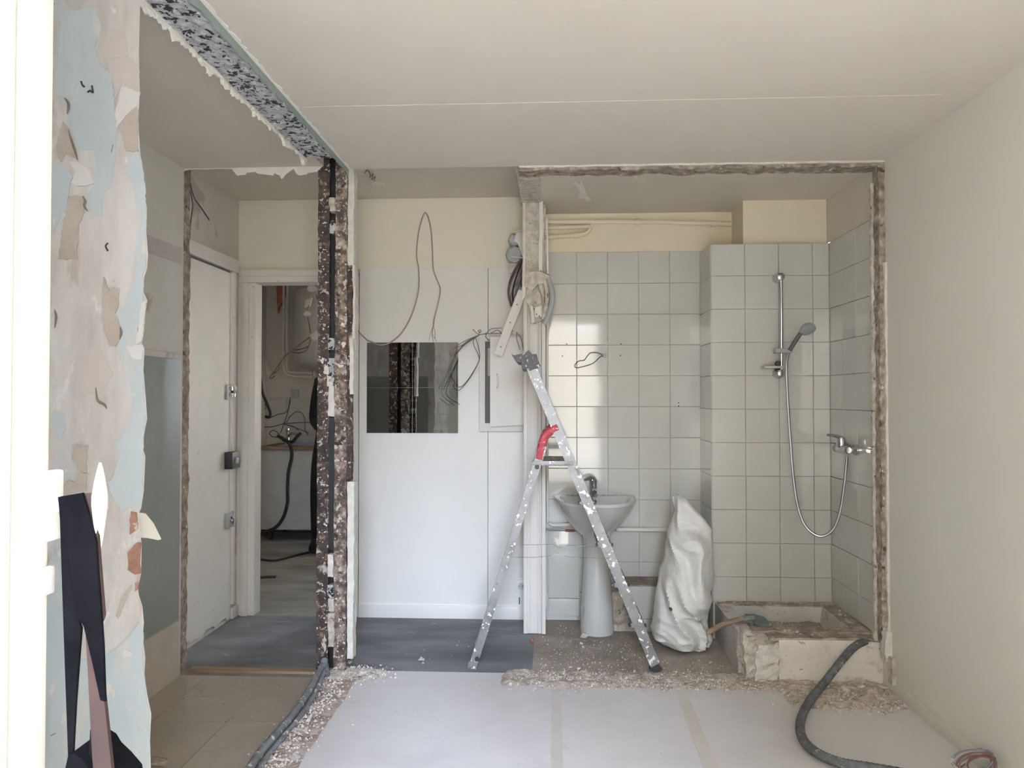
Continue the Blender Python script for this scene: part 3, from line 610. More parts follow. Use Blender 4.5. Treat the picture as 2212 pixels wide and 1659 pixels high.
# ------------------------------------------------------------------ things: steel column
sc = thing('steel_column', 'rusty double steel column with plaster crumbs on the old partition line', 'column', (-1.08, 3.84, 0))
def channel(x0, x1, web, mat, seed):
    bm = rough_bm((x0, 3.78, 0.0), (x1, 3.795, 2.62), 0.018, 0.0035, seed, scale=22)
    box_bm(web - 0.006, web + 0.006, 3.79, 3.90, 0.0, 2.61, bm); box_bm(x0, x1, 3.895, 3.908, 0.0, 2.61, bm)
    return obj('steel_channel', bm, mat, sc)
channel(-1.166, -1.108, -1.140, m['rust'], 51)
channel(-1.078, -1.018, -1.050, m['rust_pale'], 52)
box('gap_plate', -1.115, -1.072, 3.83, 3.838, 0, 2.61, m['black_steel'], sc)
tag(box('dark_flat_bar', -1.107, -1.081, 3.786, 3.796, 0.60, 1.26, m['black_steel'], sc), 'blue-black flat bar in the column gap')
obj('side_flange', rough_bm((-1.020, 3.80, 0.95), (-0.995, 3.83, 2.04), 0.02, 0.004, 53, scale=18), m['rust'], sc)
for z0, z1, mt, dx in ((2.30, 2.37, 'plaster', 0), (2.19, 2.25, 'concrete', 0.003), (1.60, 1.66, 'concrete', 0), (1.44, 1.56, 'concrete', 0), (1.27, 1.42, 'plaster_white', 0), (1.42, 1.47, 'plaster_white', -0.008),
                       (0.47, 0.58, 'plaster_white', 0), (0.36, 0.43, 'concrete', 0), (0.30, 0.36, 'plaster', 0.003), (0.12, 0.29, 'plaster', 0.004)):
    bm = rough_bm((-1.108 + dx, 3.776, z0), (-1.080 + dx, 3.83, z1), 0.014, 0.006, int(z0 * 100), scale=24); obj('plaster_lump', bm, m[mt], sc)
for px, py, w, h in ((705, 800, 15, 22), (697, 778, 9, 16), (712, 785, 7, 12), (742, 745, 10, 14), (735, 790, 18, 8), (700, 1390, 12, 34), (740, 700, 8, 10)):
    p = A(px, py, 3.778); sx, sz = w * 0.0023, h * 0.0023; rl = random.Random(px); n_ = 14
    pts = [Vector((p.x + sx * 0.6 * math.cos(6.283 * i / n_) * rl.uniform(0.35, 1.1), 3.776, p.z + sz * 0.6 * math.sin(6.283 * i / n_) * rl.uniform(0.35, 1.1))) for i in range(n_)]
    bm = prism_bm(pts, (0, 0.01, 0)); obj('plaster_lump', bm, m['plaster_white' if py < 1000 else 'plaster'], sc)
for (z0, z1, x0, x1) in ((2.03, 2.52, -1.016, -0.985), (0.34, 0.94, -1.012, -0.978), (0.06, 0.34, -1.010, -0.982), (1.38, 1.66, -1.004, -0.985), (1.66, 2.03, -0.99, -0.978)):
    bm = rough_bm((x0, 3.785, z0), (x1, 3.85, z1), 0.016, 0.005, int(z1 * 90), scale=13); obj('plaster_strip', bm, m['plaster_white'], sc)
# pipes leaving the column foot along the trench
for k, (off, label) in enumerate(((0.0, 'dusty grey pipe lying along the trench, left of its twin'), (0.035, 'thinner dusty grey pipe lying along the trench, right of its twin'))):
    pts = [AZ(702, 1428, 0.08) + Vector((off * 0.3, 0, -k * 0.02)), AZ(690, 1452, 0.06) + Vector((off * 0.6, 0, 0)), AZ(665, 1496, 0.035) + Vector((off, 0, 0)), AZ(632, 1545, 0.028) + Vector((off, 0, 0)),
           AZ(592, 1592, 0.026) + Vector((off, 0, 0)), AZ(558, 1632, 0.026) + Vector((off, 0, 0)), AZ(528, 1680, 0.026) + Vector((off, 0, 0)), AZ(490, 1740, 0.026) + Vector((off, 0, 0))]
    tag(wire('floor_pipe', pts, 0.017 - 0.007 * k, m['grey_pipe'], seg=12), label, 'pipe', 'pipes in the trench')
tag(wire('floor_pipe', [AZ(700, 1426, 0.10), AZ(703, 1440, 0.06), AZ(707, 1462, 0.0)], 0.015, m['grey_pipe'], seg=12), 'short grey pipe stub bending down at the steel column foot', 'pipe', 'pipes in the trench')

# ------------------------------------------------------------------ ladder
la = thing('step_ladder', 'paint-splashed aluminium stepladder with black top and red tape', 'ladder', (0.06, 4.03, 0))
foot = Vector((0.527, 0, 0)); top = Vector((-0.098, 0, 1.525)); lb = Vector((-0.395, 0, 0)); lt = Vector((-0.035, 0, 1.12))
def at_y(v, y): return Vector((v.x, y, v.z))
for y in (3.86, 4.22):
    obj('front_rail', bar_bm(at_y(foot, y) + Vector((0, 0, 0.02)), at_y(top, y), 0.026, 0.050, (0, 1, 0)), m['alu'], la, bevel=0.003, smooth=True)
    o = obj('rear_leg', bar_bm(at_y(lb, y) + Vector((0.012, 0, 0.03)), at_y(lt, y), 0.024, 0.040, (0, 1, 0)), m['alu'], la, bevel=0.003, smooth=True)
    obj('bolt', lathe_bm([(0.012, -0.016), (0.012, 0.0)], at_y(lb + (lt - lb) * 0.045 + Vector((0.012, 0, 0)), y), 12, 'y'), m['black'], o)
    obj('bolt', lathe_bm([(0.012, -0.016), (0.012, 0.0)], at_y(lb + (lt - lb) * 0.905 + Vector((0.004, 0, 0)), y), 12, 'y'), m['black'], o)
    obj('rubber_foot', bar_bm(at_y(foot, y) + Vector((0.006, 0, 0.0)), at_y(foot, y) + Vector((-0.012, 0, 0.030)), 0.034, 0.056, (0, 1, 0)), m['black'], la, bevel=0.003)
    obj('rubber_foot', bar_bm(at_y(lb, y) + Vector((0.0, 0, 0.0)), at_y(lb, y) + Vector((0.008, 0, 0.032)), 0.030, 0.044, (0, 1, 0)), m['alu'], la, bevel=0.003)
    pts = [at_y(lb + (lt - lb) * 0.94, y), at_y(Vector((-0.030, 0, 1.155)), y), at_y(Vector((0.010, 0, 1.20)), y), at_y(Vector((0.040, 0, 1.215)), y)]
    tag(obj('tape_wrap', tube_bm(pts, lambda t: 0.0215 + 0.0012 * math.sin(t * 50), 10, 10), m['red_tape'], la, smooth=True), 'red tape wrapped round the leg joint')
def rail_at(z): return foot + (top - foot) * (z / top.z)
for z in (0.22, 0.42, 0.62, 0.83):
    p = rail_at(z); o = obj('tread', box_bm(p.x - 0.035, p.x + 0.035, 3.872, 4.208, z - 0.012, z + 0.012), m['alu'], la, bevel=0.003)
    for s in (-1, 1): obj('tread_clip', box_bm(p.x + s * 0.038 - 0.006, p.x + s * 0.038 + 0.006, 3.868, 3.90, z - 0.006, z + 0.006), m['black_plastic'], o)
obj('platform', box_bm(-0.085, 0.112, 3.874, 4.206, 1.018, 1.042), m['alu'], la, bevel=0.003)
box('platform_edge', -0.092, 0.118, 3.846, 3.874, 1.022, 1.044, m['alu'], la, bevel=0.002)
# black moulded top with tool tray
hd = obj('top_cap', bar_bm(Vector((-0.105, 3.845, 1.545)), Vector((-0.105, 4.235, 1.545)), 0.075, 0.075, (1, 0, 0)), m['black_plastic'], la, bevel=0.012, smooth=True)
tr = [A(x, y, 3.85) for x, y in ((1104, 764), (1110, 768), (1126, 764), (1140, 765), (1150, 768), (1152, 784), (1132, 783), (1114, 781))]
obj('tool_tray', prism_bm([Vector((p.x, 3.84, p.z)) for p in tr], (0, 0.40, 0)), m['black_plastic'], la)
obj('grip', bar_bm(A(1138, 760, 3.85), A(1156, 782, 3.85), 0.03, 0.026, (0, 1, 0)), m['black_plastic'], la, bevel=0.006, smooth=True)
obj('top_collar', bar_bm(A(1146, 774, 3.85), A(1156, 796, 3.85), 0.036, 0.062, (0, 1, 0)), m['black_plastic'], la, bevel=0.006, smooth=True)
wire('safety_cord', [A(1112, 1176, 3.84), A(1150, 1177, 3.84), A(1192, 1176, 3.84), A(1208, 1183, 3.84), A(1222, 1178, 3.84), A(1262, 1180, 3.84), A(1304, 1182, 3.84)], 0.0012, m['grey_pipe'], la)
wire('safety_cord', [A(1106, 1203, 3.84), A(1150, 1204, 3.84), A(1190, 1200, 3.84), A(1206, 1195, 3.84), A(1230, 1203, 3.84), A(1318, 1206, 3.84)], 0.0012, m['grey_pipe'], la)
obj('rivet', lathe_bm([(0.006, -0.02), (0.006, 0)], A(1098, 1202, 3.86), 8, 'y'), m['leaf'], la); obj('rivet', lathe_bm([(0.006, -0.02), (0.006, 0)], A(1318, 1206, 3.86), 8, 'y'), m['leaf'], la)
# faded label block on the rail
lp = A(1249, 1020, 3.845)
for k in range(5):
    q = lp + Vector(((foot - top).normalized().x, 0, (foot - top).normalized().z)) * (k * 0.0085 - 0.02)
    obj('label_bar', bar_bm(q + Vector((-0.008, 0, 0.003)), q + Vector((0.008, 0, -0.003)), 0.002, 0.003, (0, 1, 0)), m['wire_dark'], la)

# ------------------------------------------------------------------ hall: mirror, fuse cabinet, cables
mi = thing('wall_mirror', 'square wall mirror of four mirror tiles on the white panel', 'mirror', (-0.855, YB - 0.01, 1.142))
for i in range(2):
    for j in range(2):
        x0 = -1.142 + i * 0.287; z0 = 1.142 + j * 0.2825
        o = box('mirror_tile', x0 + 0.0008, x0 + 0.2862, YB - 0.005, YB - 0.001, z0 + 0.0008, z0 + 0.2817, m['mirror'], mi)
        o.rotation_euler = ((-0.003, 0.002)[j], 0, (0.004, -0.003)[i])
fc = thing('fuse_cabinet', 'white metal fuse cabinet with door ajar beside the post', 'cabinet', (-0.297, YB - 0.03, 1.154))
def X4(px): return A(px, 820, 4.68).x
def Z4(py): return A(1080, py, 4.68).z
bm = box_bm(X4(1035), -0.151, 4.675, YB - 0.001, Z4(932), Z4(722)); obj('case', bm, m['white'], fc, bevel=0.004, smooth=True)
box('opening', X4(1048), X4(1062), 4.668, 4.6755, Z4(914), Z4(738), m['black_steel'], fc)
tag(box('breaker_strip', X4(1054), X4(1062), 4.664, 4.668, Z4(812), Z4(752), m['pier_tan'], fc), 'greenish strip inside the cabinet opening')
dr = obj('door', prism_bm([Vector((X4(1060), 4.662, Z4(921))), Vector((-0.153, 4.662, Z4(917))), Vector((-0.153, 4.662, Z4(730))), Vector((X4(1060), 4.662, Z4(729)))], (0, -0.030, 0)), m['white'], fc, bevel=0.004, smooth=True)
hx = X4(1075)
obj('handle', tube_bm([Vector((hx, 4.632, Z4(809))), Vector((hx + 0.006, 4.614, Z4(812))), Vector((hx + 0.009, 4.610, Z4(822))), Vector((hx + 0.006, 4.614, Z4(834))), Vector((hx, 4.632, Z4(838)))], 0.006, 8, 6), m['white'], dr, smooth=True)
# long loose cable in a loop on the panel
def pan(px, py, Y=YB - 0.012): return A(px, py, Y)
tag(wire('hanging_cable', [pan(*q) for q in ((776, 590), (766, 618), (765, 645), (769, 668), (764, 692), (772, 712), (790, 732), (803, 739), (822, 745), (843, 740), (865, 722), (884, 692), (898, 655), (905, 618), (904, 578), (900, 555), (902, 520), (908, 485), (919, 459), (930, 490), (934, 540), (936, 580), (943, 602), (951, 626), (945, 660), (938, 688), (936, 705))], 0.0042, m['string']),
    'grey-beige loose cable looped on the white panel above the mirror', 'cable')
fr = thing('frayed_wire_end', 'frayed thin wire ends dangling above the mirror', 'wire', pan(935, 738))
for q in (((936, 703), (931, 716), (928, 728), (927, 736)), ((936, 704), (934, 720), (938, 730), (944, 738)), ((935, 706), (933, 722), (936, 738)), ((936, 704), (940, 718), (939, 732))):
    wire('strand', [pan(*p) for p in q], 0.0016, m['string'], fr)
c4 = lambda x, y: (740 + x / 4.148, 700 + y / 4.148)
wb2 = thing('wire_bundle', 'tangle of thin dark wires drooping left of the fuse cabinet', 'wires', A(1035, 790, 4.64))
for k, q in enumerate((((1235, 92), (1100, 150), (1020, 200), (960, 260), (985, 292)), ((1235, 92), (1150, 140), (1040, 240), (950, 400), (860, 580)), ((1230, 95), (1080, 190), (980, 340), (940, 460), (960, 560), (1010, 602), (1060, 580), (1150, 470), (1225, 320), (1220, 220), (1190, 120)),
                       ((1225, 98), (1060, 220), (960, 400), (900, 560), (890, 630), (960, 690), (1050, 720)), ((1235, 92), (1175, 140), (1180, 200), (1220, 290), (1210, 360), (1080, 550), (990, 540), (950, 450), (1000, 300), (1030, 200)),
                       ((870, 665), (910, 695), (960, 730)), ((1165, 45), (1200, 80), (1235, 95), (1290, 80), (1330, 45), (1430, 35)), ((1290, 85), (1285, 120), (1320, 150)), ((1215, 55), (1225, 80), (1240, 60), (1225, 50)), ((1235, 92), (1120, 165), (1010, 220), (965, 275), (1040, 180)),
                       ((1235, 95), (1330, 85), (1480, 80), (1525, 60)), ((1330, 80), (1390, 55), (1440, 90), (1500, 75)), ((1235, 92), (1090, 175), (1000, 320), (985, 450), (990, 660)))):
    yy = 4.60 + 0.006 * (k % 5)
    wire('wire', [A(*c4(*p), yy) for p in q], 0.0021, m['wire_brown' if k in (0, 9) else 'wire_dark'], wb2)
for q in ((1560, 70), (1560, 130), (1590, 230)), ((1565, 80), (1600, 130), (1622, 240)):
    tag(wire('loose_wire', [A(*c4(*p), 4.625) for p in q], 0.003, m['string']), 'grey loose wire hanging over the fuse cabinet door', 'wire', 'wires on the cabinet door')
# cable trunking knocked loose
tk = thing('cable_trunking', 'loose white cable trunking leaning above the fuse cabinet', 'trunking', A(1078, 765, 4.56))
p0, p1 = A(1076, 766, 4.56), A(1129, 628, 4.50)
obj('channel', bar_bm(p0, p1, 0.050, 0.022, (1, 0, 0)), m['white'], tk, bevel=0.002)
ofs = (p1 - p0).normalized().cross(Vector((0, 1, 0))) * 0.0
obj('lid', bar_bm(p0 + Vector((-0.008, -0.014, 0)), p1 + Vector((-0.008, -0.014, 0)), 0.030, 0.008, (1, 0, 0)), m['white'], tk, bevel=0.002)
for t in (0.12, 0.5, 0.78): obj('screw_hole', lathe_bm([(0.004, -0.002), (0.004, 0)], p0 + (p1 - p0) * t + Vector((0.0, -0.018, 0)), 10, 'y'), m['black'], tk)
for px, py, r, n, lb_ in ((1112, 521, 0.040, 8, 'smaller upper grey junction box beside the white post'), (1112, 553, 0.055, 8, 'larger lower grey junction box beside the white post')):
    jb = thing('junction_box', lb_, 'junction box', A(px, py, 4.66))
    obj('case', lathe_bm([(r, -0.036), (r, 0.055)], A(px, py, 4.66), n, 'y'), m['grey_plastic'], jb)
    obj('lid', lathe_bm([(r * 0.7, -0.05), (r * 0.92, -0.046), (r * 0.96, -0.036)], A(px, py, 4.66), n, 'y'), m['grey_plastic'], jb)
jb = thing('mounting_bracket', 'broken white mounting bracket before the grey junction boxes', 'bracket', A(1122, 575, 4.55))
obj('bracket', prism_bm([A(x, y, 4.565) for x, y in ((1116, 500), (1124, 494), (1136, 500), (1136, 556), (1128, 552), (1118, 525), (1110, 521))], (0, 0.004, 0)), m['white'], jb)
for q in (((1106, 502), (1126, 499)), ((1106, 555), (1130, 557))): obj('bracket_tab', bar_bm(A(*q[0], 4.555), A(*q[1], 4.555), 0.008, 0.008, (0, 1, 0)), m['leaf'], jb)
obj('wall_tab', prism_bm([A(x, y, 4.62) for x, y in ((1098, 568), (1124, 570), (1122, 588), (1100, 590))], (0, 0.01, 0)), m['wall_left'], jb)
ht = thing('wire_hank', 'dark maroon wires bunched beside the post above the trunking', 'wires', A(1110, 665, 4.54))
for k, q in enumerate((((1130, 557), (1112, 590), (1100, 625), (1102, 655)), ((1130, 558), (1118, 590), (1108, 625), (1108, 652)), ((1131, 558), (1124, 590), (1114, 630), (1106, 658)), ((1128, 556), (1106, 595), (1098, 630), (1104, 662)), ((1132, 560), (1128, 590), (1120, 618), (1112, 640)), ((1130, 557), (1126, 600), (1126, 620)), ((1129, 553), (1121, 600), (1103, 640), (1110, 670)))):
    wire('wire', [A(*p, 4.575 + 0.003 * k) for p in q], 0.006 if k % 2 else 0.0042, m[('wire_red', 'black', 'grey_pipe', 'wire_dark')[k % 4]], ht)
# chunks and bent conduit hanging from the post
hp = thing('torn_conduit', 'bent grey conduit and plaster rags hanging on the white post', 'conduit', A(1165, 700, 4.38))
for q, rr, mt in ((((1183, 602), (1192, 625), (1193, 650), (1184, 682), (1176, 700)), 0.016, 'grey_plastic'), (((1178, 612), (1182, 640), (1178, 670), (1172, 690)), 0.013, 'plaster'), (((1186, 606), (1188, 640), (1182, 672), (1178, 694)), 0.004, 'wire_dark')):
    obj('conduit', tube_bm([A(*p, 4.37) for p in q], rr, 10, 6), m[mt], hp, smooth=True)
for q, mt, yy in ((((1134, 590), (1165, 585), (1188, 596), (1184, 610), (1160, 615), (1150, 628), (1132, 618)), 'plaster', 4.36), (((1136, 600), (1158, 612), (1168, 640), (1172, 690), (1152, 700), (1142, 660), (1131, 640)), 'plaster', 4.38), (((1146, 660), (1151, 660), (1154, 696), (1148, 698)), 'leaf', 4.35), (((1154, 665), (1168, 660), (1170, 684), (1156, 686)), 'white', 4.355), (((1128, 596), (1138, 592), (1134, 640), (1128, 650)), 'leaf', 4.37)):
    pts = [A(*p, yy) for p in q]; obj('rag', prism_bm(pts, (0.01, 0.018, 0.004)), m[mt], hp)
for px, py in ((1154, 667), (1159, 679), (1165, 683)): obj('hole', lathe_bm([(0.004, -0.003), (0.004, 0)], A(px, py, 4.351), 8, 'y'), m['black'], hp)

# sockets on the hall wall and by the skirting
def plate_box(x, y0, y1, z0, z1, d, mat, parent, name='plate'): return box(name, x, x + d, y0, y1, z0, z1, mat, parent, bevel=0.003)
s1 = thing('open_socket', 'opened socket with shiny metal insert on the hall door panel', 'socket', (-1.94, 4.555, 1.35))
plate_box(-1.948, 4.50, 4.60, 1.35, 1.44, 0.012, m['grey_plastic'], s1)
for dy, dz, mt in ((0.0, 0.01, 'leaf'), (0.04, 0.012, 'chrome'), (0.0, 0.05, 'chrome'), (0.045, 0.052, 'leaf'), (0.022, 0.03, 'black')):
    plate_box(-1.936, 4.535 + dy, 4.535 + dy + 0.03, 1.355 + dz, 1.355 + dz + 0.026, 0.014, m[mt], s1, 'contact')
s2 = thing('switch_box', 'dark grey surface switch box on the hall door panel', 'switch', (-1.94, 4.545, 0.935))
plate_box(-1.948, 4.49, 4.605, 0.935, 1.035, 0.05, m['black_steel'], s2, 'case'); plate_box(-1.90, 4.53, 4.56, 0.965, 1.0, 0.012, m['grey_plastic'], s2, 'rocker')
s3 = thing('broken_socket', 'broken grey socket low on the hall door panel', 'socket', (-1.94, 4.545, 0.58))
obj('plate', rough_bm((-1.948, 4.51, 0.575), (-1.930, 4.60, 0.665), 0.02, 0.006, 61), m['grey_plastic'], s3); obj('insert', lathe_bm([(0.022, 0), (0.026, 0.012), (0.01, 0.02)], (-1.934, 4.555, 0.62), 12, 'x'), m['concrete'], s3)
tag(obj('conduit_strip', bar_bm((-1.944, 4.575, 0.66), (-1.944, 4.575, 2.12), 0.010, 0.012, (1, 0, 0)), m['white']), 'thin white conduit strip running up the hall door panel', 'conduit')
for q, lb_ in ((((404, 362), (408, 400), (415, 432), (416, 448), (412, 478), (411, 495)), 'dark ceiling wire hanging straight down in the hall'), (((408, 362), (412, 400), (420, 428), (432, 445), (452, 475)), 'dark ceiling wire bending right in the hall')):
    tag(wire('ceiling_wire', [A(*p, 3.83) for p in q], 0.0035, m['wire_dark']), lb_, 'wire', 'wires hanging from the hall ceiling')
tag(obj('wood_block', rough_bm(A(378, 522, 3.79) , A(396, 462, 3.79) + Vector((0, 0.04, 0)), 0.02, 0.003, 62), m['dark_wood']), 'small bare wood block set in the broken edge, far left', 'wood')
tag(wire('bent_nail', [A(378, 530, 3.79), A(383, 522, 3.77), A(388, 514, 3.75)], 0.003, m['wire_dark']), 'bent nail sticking out of the broken edge', 'nail')
cr = thing('ceiling_rose', 'faint round ceiling rose in the hall', 'ceiling fitting', AZ(817, 397, 2.611))
obj('disc', lathe_bm([(0.045, 0), (0.045, -0.006), (0.03, -0.012)], AZ(817, 397, 2.611), 20), m['ceiling'], cr)
tag(wire('curled_wire', [AZ(x, y, 2.605) for x, y in ((788, 374), (794, 368), (800, 378), (798, 384), (806, 376), (803, 388), (811, 382), (808, 391))], 0.002, m['wire_dark']), 'thin curled dark wire on the hall ceiling', 'wire')
so = thing('power_socket', 'white wall socket beside the post above the skirting', 'socket', A(1124, 1282, YB - 0.006))
p = A(1126, 1266, YB - 0.006)
bm = box_bm(p.x - 0.038, p.x + 0.038, YB - 0.012, YB - 0.0005, p.z - 0.038, p.z + 0.038); obj('plate', bm, m['panel'], so, bevel=0.003, smooth=True)
obj('socket_well', lathe_bm([(0.021, -0.003), (0.019, 0.001)], (p.x, YB - 0.011, p.z), 20, 'y'), m['wall_left'], so)
for dx in (-0.009, 0.009): obj('pin_hole', lathe_bm([(0.0028, -0.0045), (0.0028, 0)], (p.x + dx, YB - 0.011, p.z), 8, 'y'), m['black'], so)
p = A(1122, 1298, YB - 0.004); tag(box('cable_slot', p.x - 0.003, p.x + 0.003, YB - 0.005, YB - 0.0005, p.z - 0.02, p.z + 0.02, m['wire_dark']), 'small dark slot in the panel below the wall socket', 'slot')

# ------------------------------------------------------------------ bathroom
wp = thing('water_pipes', 'cream painted water pipes on the wall under the bathroom ceiling', 'pipes', A(1380, 500, 4.69))
def bw(px, py, Y=4.692): return A(px, py, Y)
wire('pipe', [bw(1170, 479), bw(1380, 479), bw(1580, 484)], 0.014, m['cream'], wp, seg=10)
wire('pipe', [bw(1170, 493), bw(1262, 490), bw(1274, 491)], 0.013, m['cream'], wp, seg=10)
wire('pipe', [bw(1178, 513), bw(1240, 508), bw(1262, 505), bw(1272, 498), bw(1275, 490)], 0.013, m['cream'], wp, seg=10)
for px, py in ((1377, 479), (1540, 483), (1190, 512), (1245, 508)): obj('pipe_clip', lathe_bm([(0.019, -0.012), (0.019, 0.012)], bw(px, py), 10, 'x'), m['cream'], wp)
lp_ = thing('light_wire', 'thin dark wire loop sticking from a tile of the back wall', 'wire', bw(1280, 795, 4.69))
wire('wire', [bw(x, y, 4.69) for x, y in ((1302, 767), (1290, 762), (1276, 762), (1268, 770), (1262, 778), (1250, 780), (1242, 788), (1244, 794), (1254, 793), (1278, 786), (1288, 779), (1298, 770), (1303, 769))], 0.0026, m['wire_dark'], lp_)
p = bw(1305, 768, 4.70); box('connector', p.x - 0.012, p.x + 0.012, 4.69, 4.713, p.z - 0.012, p.z + 0.012, m['grey_plastic'], lp_)
for px, py in ((1215, 769), (1341, 743), (1340, 768), (1466, 870), (1466, 877), (1224, 743)): obj('drill_hole', lathe_bm([(0.004, -0.002), (0.004, 0.002)], bw(px, py, 4.7125), 8, 'y'), m['black'], w1)
# basin
BX, BY, BZ = 0.268, 4.70, 0.758
ba = thing('pedestal_basin', 'dusty white ceramic basin on a pedestal with chrome tap', 'washbasin', (BX, 4.50, 0))
def d_ring(s, z, n=30, cy=4.58, wx=0.245, dy=0.43):
    out = []
    for i in range(n):
        t = math.pi * i / (n - 1); x = math.cos(t); y = -abs(math.sin(t)) ** 0.75
        px, py = BX + wx * (abs(x) ** 0.85 * (1 if x > 0 else -1)), BY + dy * y
        out.append(Vector((BX + (px - BX) * s, cy + (py - cy) * s, z)))
    for i in range(1, 8):
        x = BX - wx + 2 * wx * i / 8; out.append(Vector((BX + (x - BX) * s, cy + (BY - cy) * s, z)))
    return out
def loft(rings, mat, name, parent, cap=True):
    bm = bmesh.new(); R = [[bm.verts.new(p) for p in r] for r in rings]; n = len(R[0])
    for a, b in zip(R, R[1:]):
        for k in range(n): bm.faces.new((a[k], a[(k + 1) % n], b[(k + 1) % n], b[k]))
    if cap: bm.faces.new(R[0][::-1]); bm.faces.new(R[-1])
    return obj(name, bm, mat, parent, smooth=True)
def d_in(s, z): return [Vector((p.x, p.y - 0.02, p.z)) for p in d_ring(s, z, cy=4.50)]
loft([d_ring(0.30, 0.545), d_ring(0.45, 0.57), d_ring(0.68, 0.625), d_ring(0.86, 0.685), d_ring(0.95, 0.725), d_ring(0.985, 0.745), d_ring(1.0, 0.750), d_ring(1.0, 0.764), d_ring(0.985, 0.768),
      [p + Vector((0, -0.02, 0)) for p in d_ring(0.86, 0.766, cy=4.46)], [p + Vector((0, -0.02, 0)) for p in d_ring(0.80, 0.752, cy=4.46)], [p + Vector((0, -0.02, 0)) for p in d_ring(0.62, 0.69, cy=4.46)], [p + Vector((0, -0.02, 0)) for p in d_ring(0.3, 0.655, cy=4.46)]], m['ceramic'], 'basin', ba)
bm = lathe_bm([(0.098, 0), (0.100, 0.02), (0.094, 0.10), (0.086, 0.25), (0.078, 0.40), (0.074, 0.50), (0.082, 0.56), (0.09, 0.60)], (BX + 0.005, 4.50, 0), 28, sy=1.1); obj('pedestal', bm, m['ceramic'], ba, smooth=True)
tap = obj('tap', lathe_bm([(0.026, 0), (0.026, 0.012), (0.022, 0.016), (0.022, 0.085), (0.024, 0.10), (0.012, 0.112)], (BX - 0.005, 4.655, BZ + 0.006), 18), m['chrome'], ba, smooth=True)
obj('lever', tube_bm([Vector((BX - 0.005, 4.655, BZ + 0.112)), Vector((BX - 0.03, 4.63, BZ + 0.122)), Vector((BX - 0.062, 4.60, BZ + 0.112))], lambda t: 0.017 - 0.010 * t, 10, 6), m['chrome'], tap, smooth=True)
obj('spout', tube_bm([Vector((BX - 0.005, 4.65, BZ + 0.04)), Vector((BX - 0.005, 4.60, BZ + 0.055)), Vector((BX - 0.005, 4.545, BZ + 0.045))], 0.013, 10, 6), m['chrome'], tap, smooth=True)
obj('overflow', lathe_bm([(0.012, -0.004), (0.012, 0.0)], (BX + 0.0, 4.602, BZ - 0.018), 14, 'y'), m['wire_dark'], ba)
r = random.Random(9)
bm = bmesh.new()
for i in range(80):
    p = Vector((BX + r.uniform(-0.19, 0.20), 4.665 + r.uniform(-0.018, 0.03), 0.7695)); s = r.uniform(0.002, 0.008)
    v = [bm.verts.new(p + Vector((r.uniform(-s, s), r.uniform(-s, s), r.uniform(0, s)))) for _ in range(5)]
    bmesh.ops.convex_hull(bm, input=v, use_existing_faces=False)
tag(obj('basin_grit', bm, m['grit']), 'plaster grit lying on the back rim of the basin', 'grit', kind='stuff')
# pipes round the basin
sp = thing('supply_pipe', 'white supply pipe down the tiled wall to the basin', 'pipe', bw(1186, 1145, 4.68))
wire('pipe', [bw(1183, 545, 4.69), bw(1182, 800, 4.69), bw(1183, 1128, 4.69)], 0.008, m['white'], sp, seg=8)
wire('pipe', [bw(1178, 700, 4.69), bw(1177, 900, 4.69), bw(1176, 1128, 4.69), bw(1181, 1142, 4.69), bw(1200, 1143, 4.68), bw(1225, 1144, 4.68)], 0.006, m['grey_plastic'], sp, seg=8)
wire('pipe', [bw(1186, 1130, 4.69), bw(1200, 1134, 4.69), bw(1262, 1132, 4.69)], 0.011, m['white'], sp, seg=8)
tag(obj('valve', lathe_bm([(0.005, -0.03), (0.008, -0.02), (0.007, 0.022), (0.004, 0.03)], bw(1231, 1146, 4.665), 10, 'x'), m['valve_red'], sp, smooth=True), 'small red stopcock')
tag(obj('wall_ledge', box_bm(0.40, 0.76, 4.66, 4.711, 0.555, 0.575), m['white'], bevel=0.003), 'thin white pipe casing right of the basin', 'casing')
ap = thing('pipe_hatch', 'white hatch panel with seams behind the pedestal', 'hatch', (0.07, 4.70, 0))
box('panel', -0.01, 0.178, 4.695, 4.7085, 0.14, 0.545, m['tile'], ap, bevel=0.002); box('panel', -0.01, 0.178, 4.695, 4.7085, 0.03, 0.135, m['tile'], ap, bevel=0.002)
wire('waste_hose', [bw(1262, 1145, 4.66), bw(1268, 1170, 4.65), bw(1267, 1200, 4.65), bw(1263, 1235, 4.66)], 0.007, m['grey_plastic'], ap)
# tiled ledge right of the basin
lg = thing('tiled_ledge', 'low tiled ledge with dirty top behind the white sack', 'ledge', (0.66, 4.6, 0), kind='structure')
box('core', 0.40, 0.916, 4.508, YB - 0.008, 0, 0.268, m['white_grout'], lg)
bm = rough_bm((0.395, 4.502, 0.264), (0.914, YB - 0.01, 0.272), 0.03, 0.003, 71, keep=('z0',)); obj('dirt_top', bm, m['dust'], lg)
tile_field(lg, (0, 4.508, 0), (1, 0, 0), (0, 0, 1), (0, -1, 0), edges_from(0.44, 0.916, TP, 0.66), [0.0, 0.075, 0.264], 8)
bm = rough_bm((0.36, 4.505, 0), (0.445, 4.60, 0.22), 0.018, 0.022, 72, keep=('z0',), scale=14); obj('broken_end', bm, m['plaster'], lg)

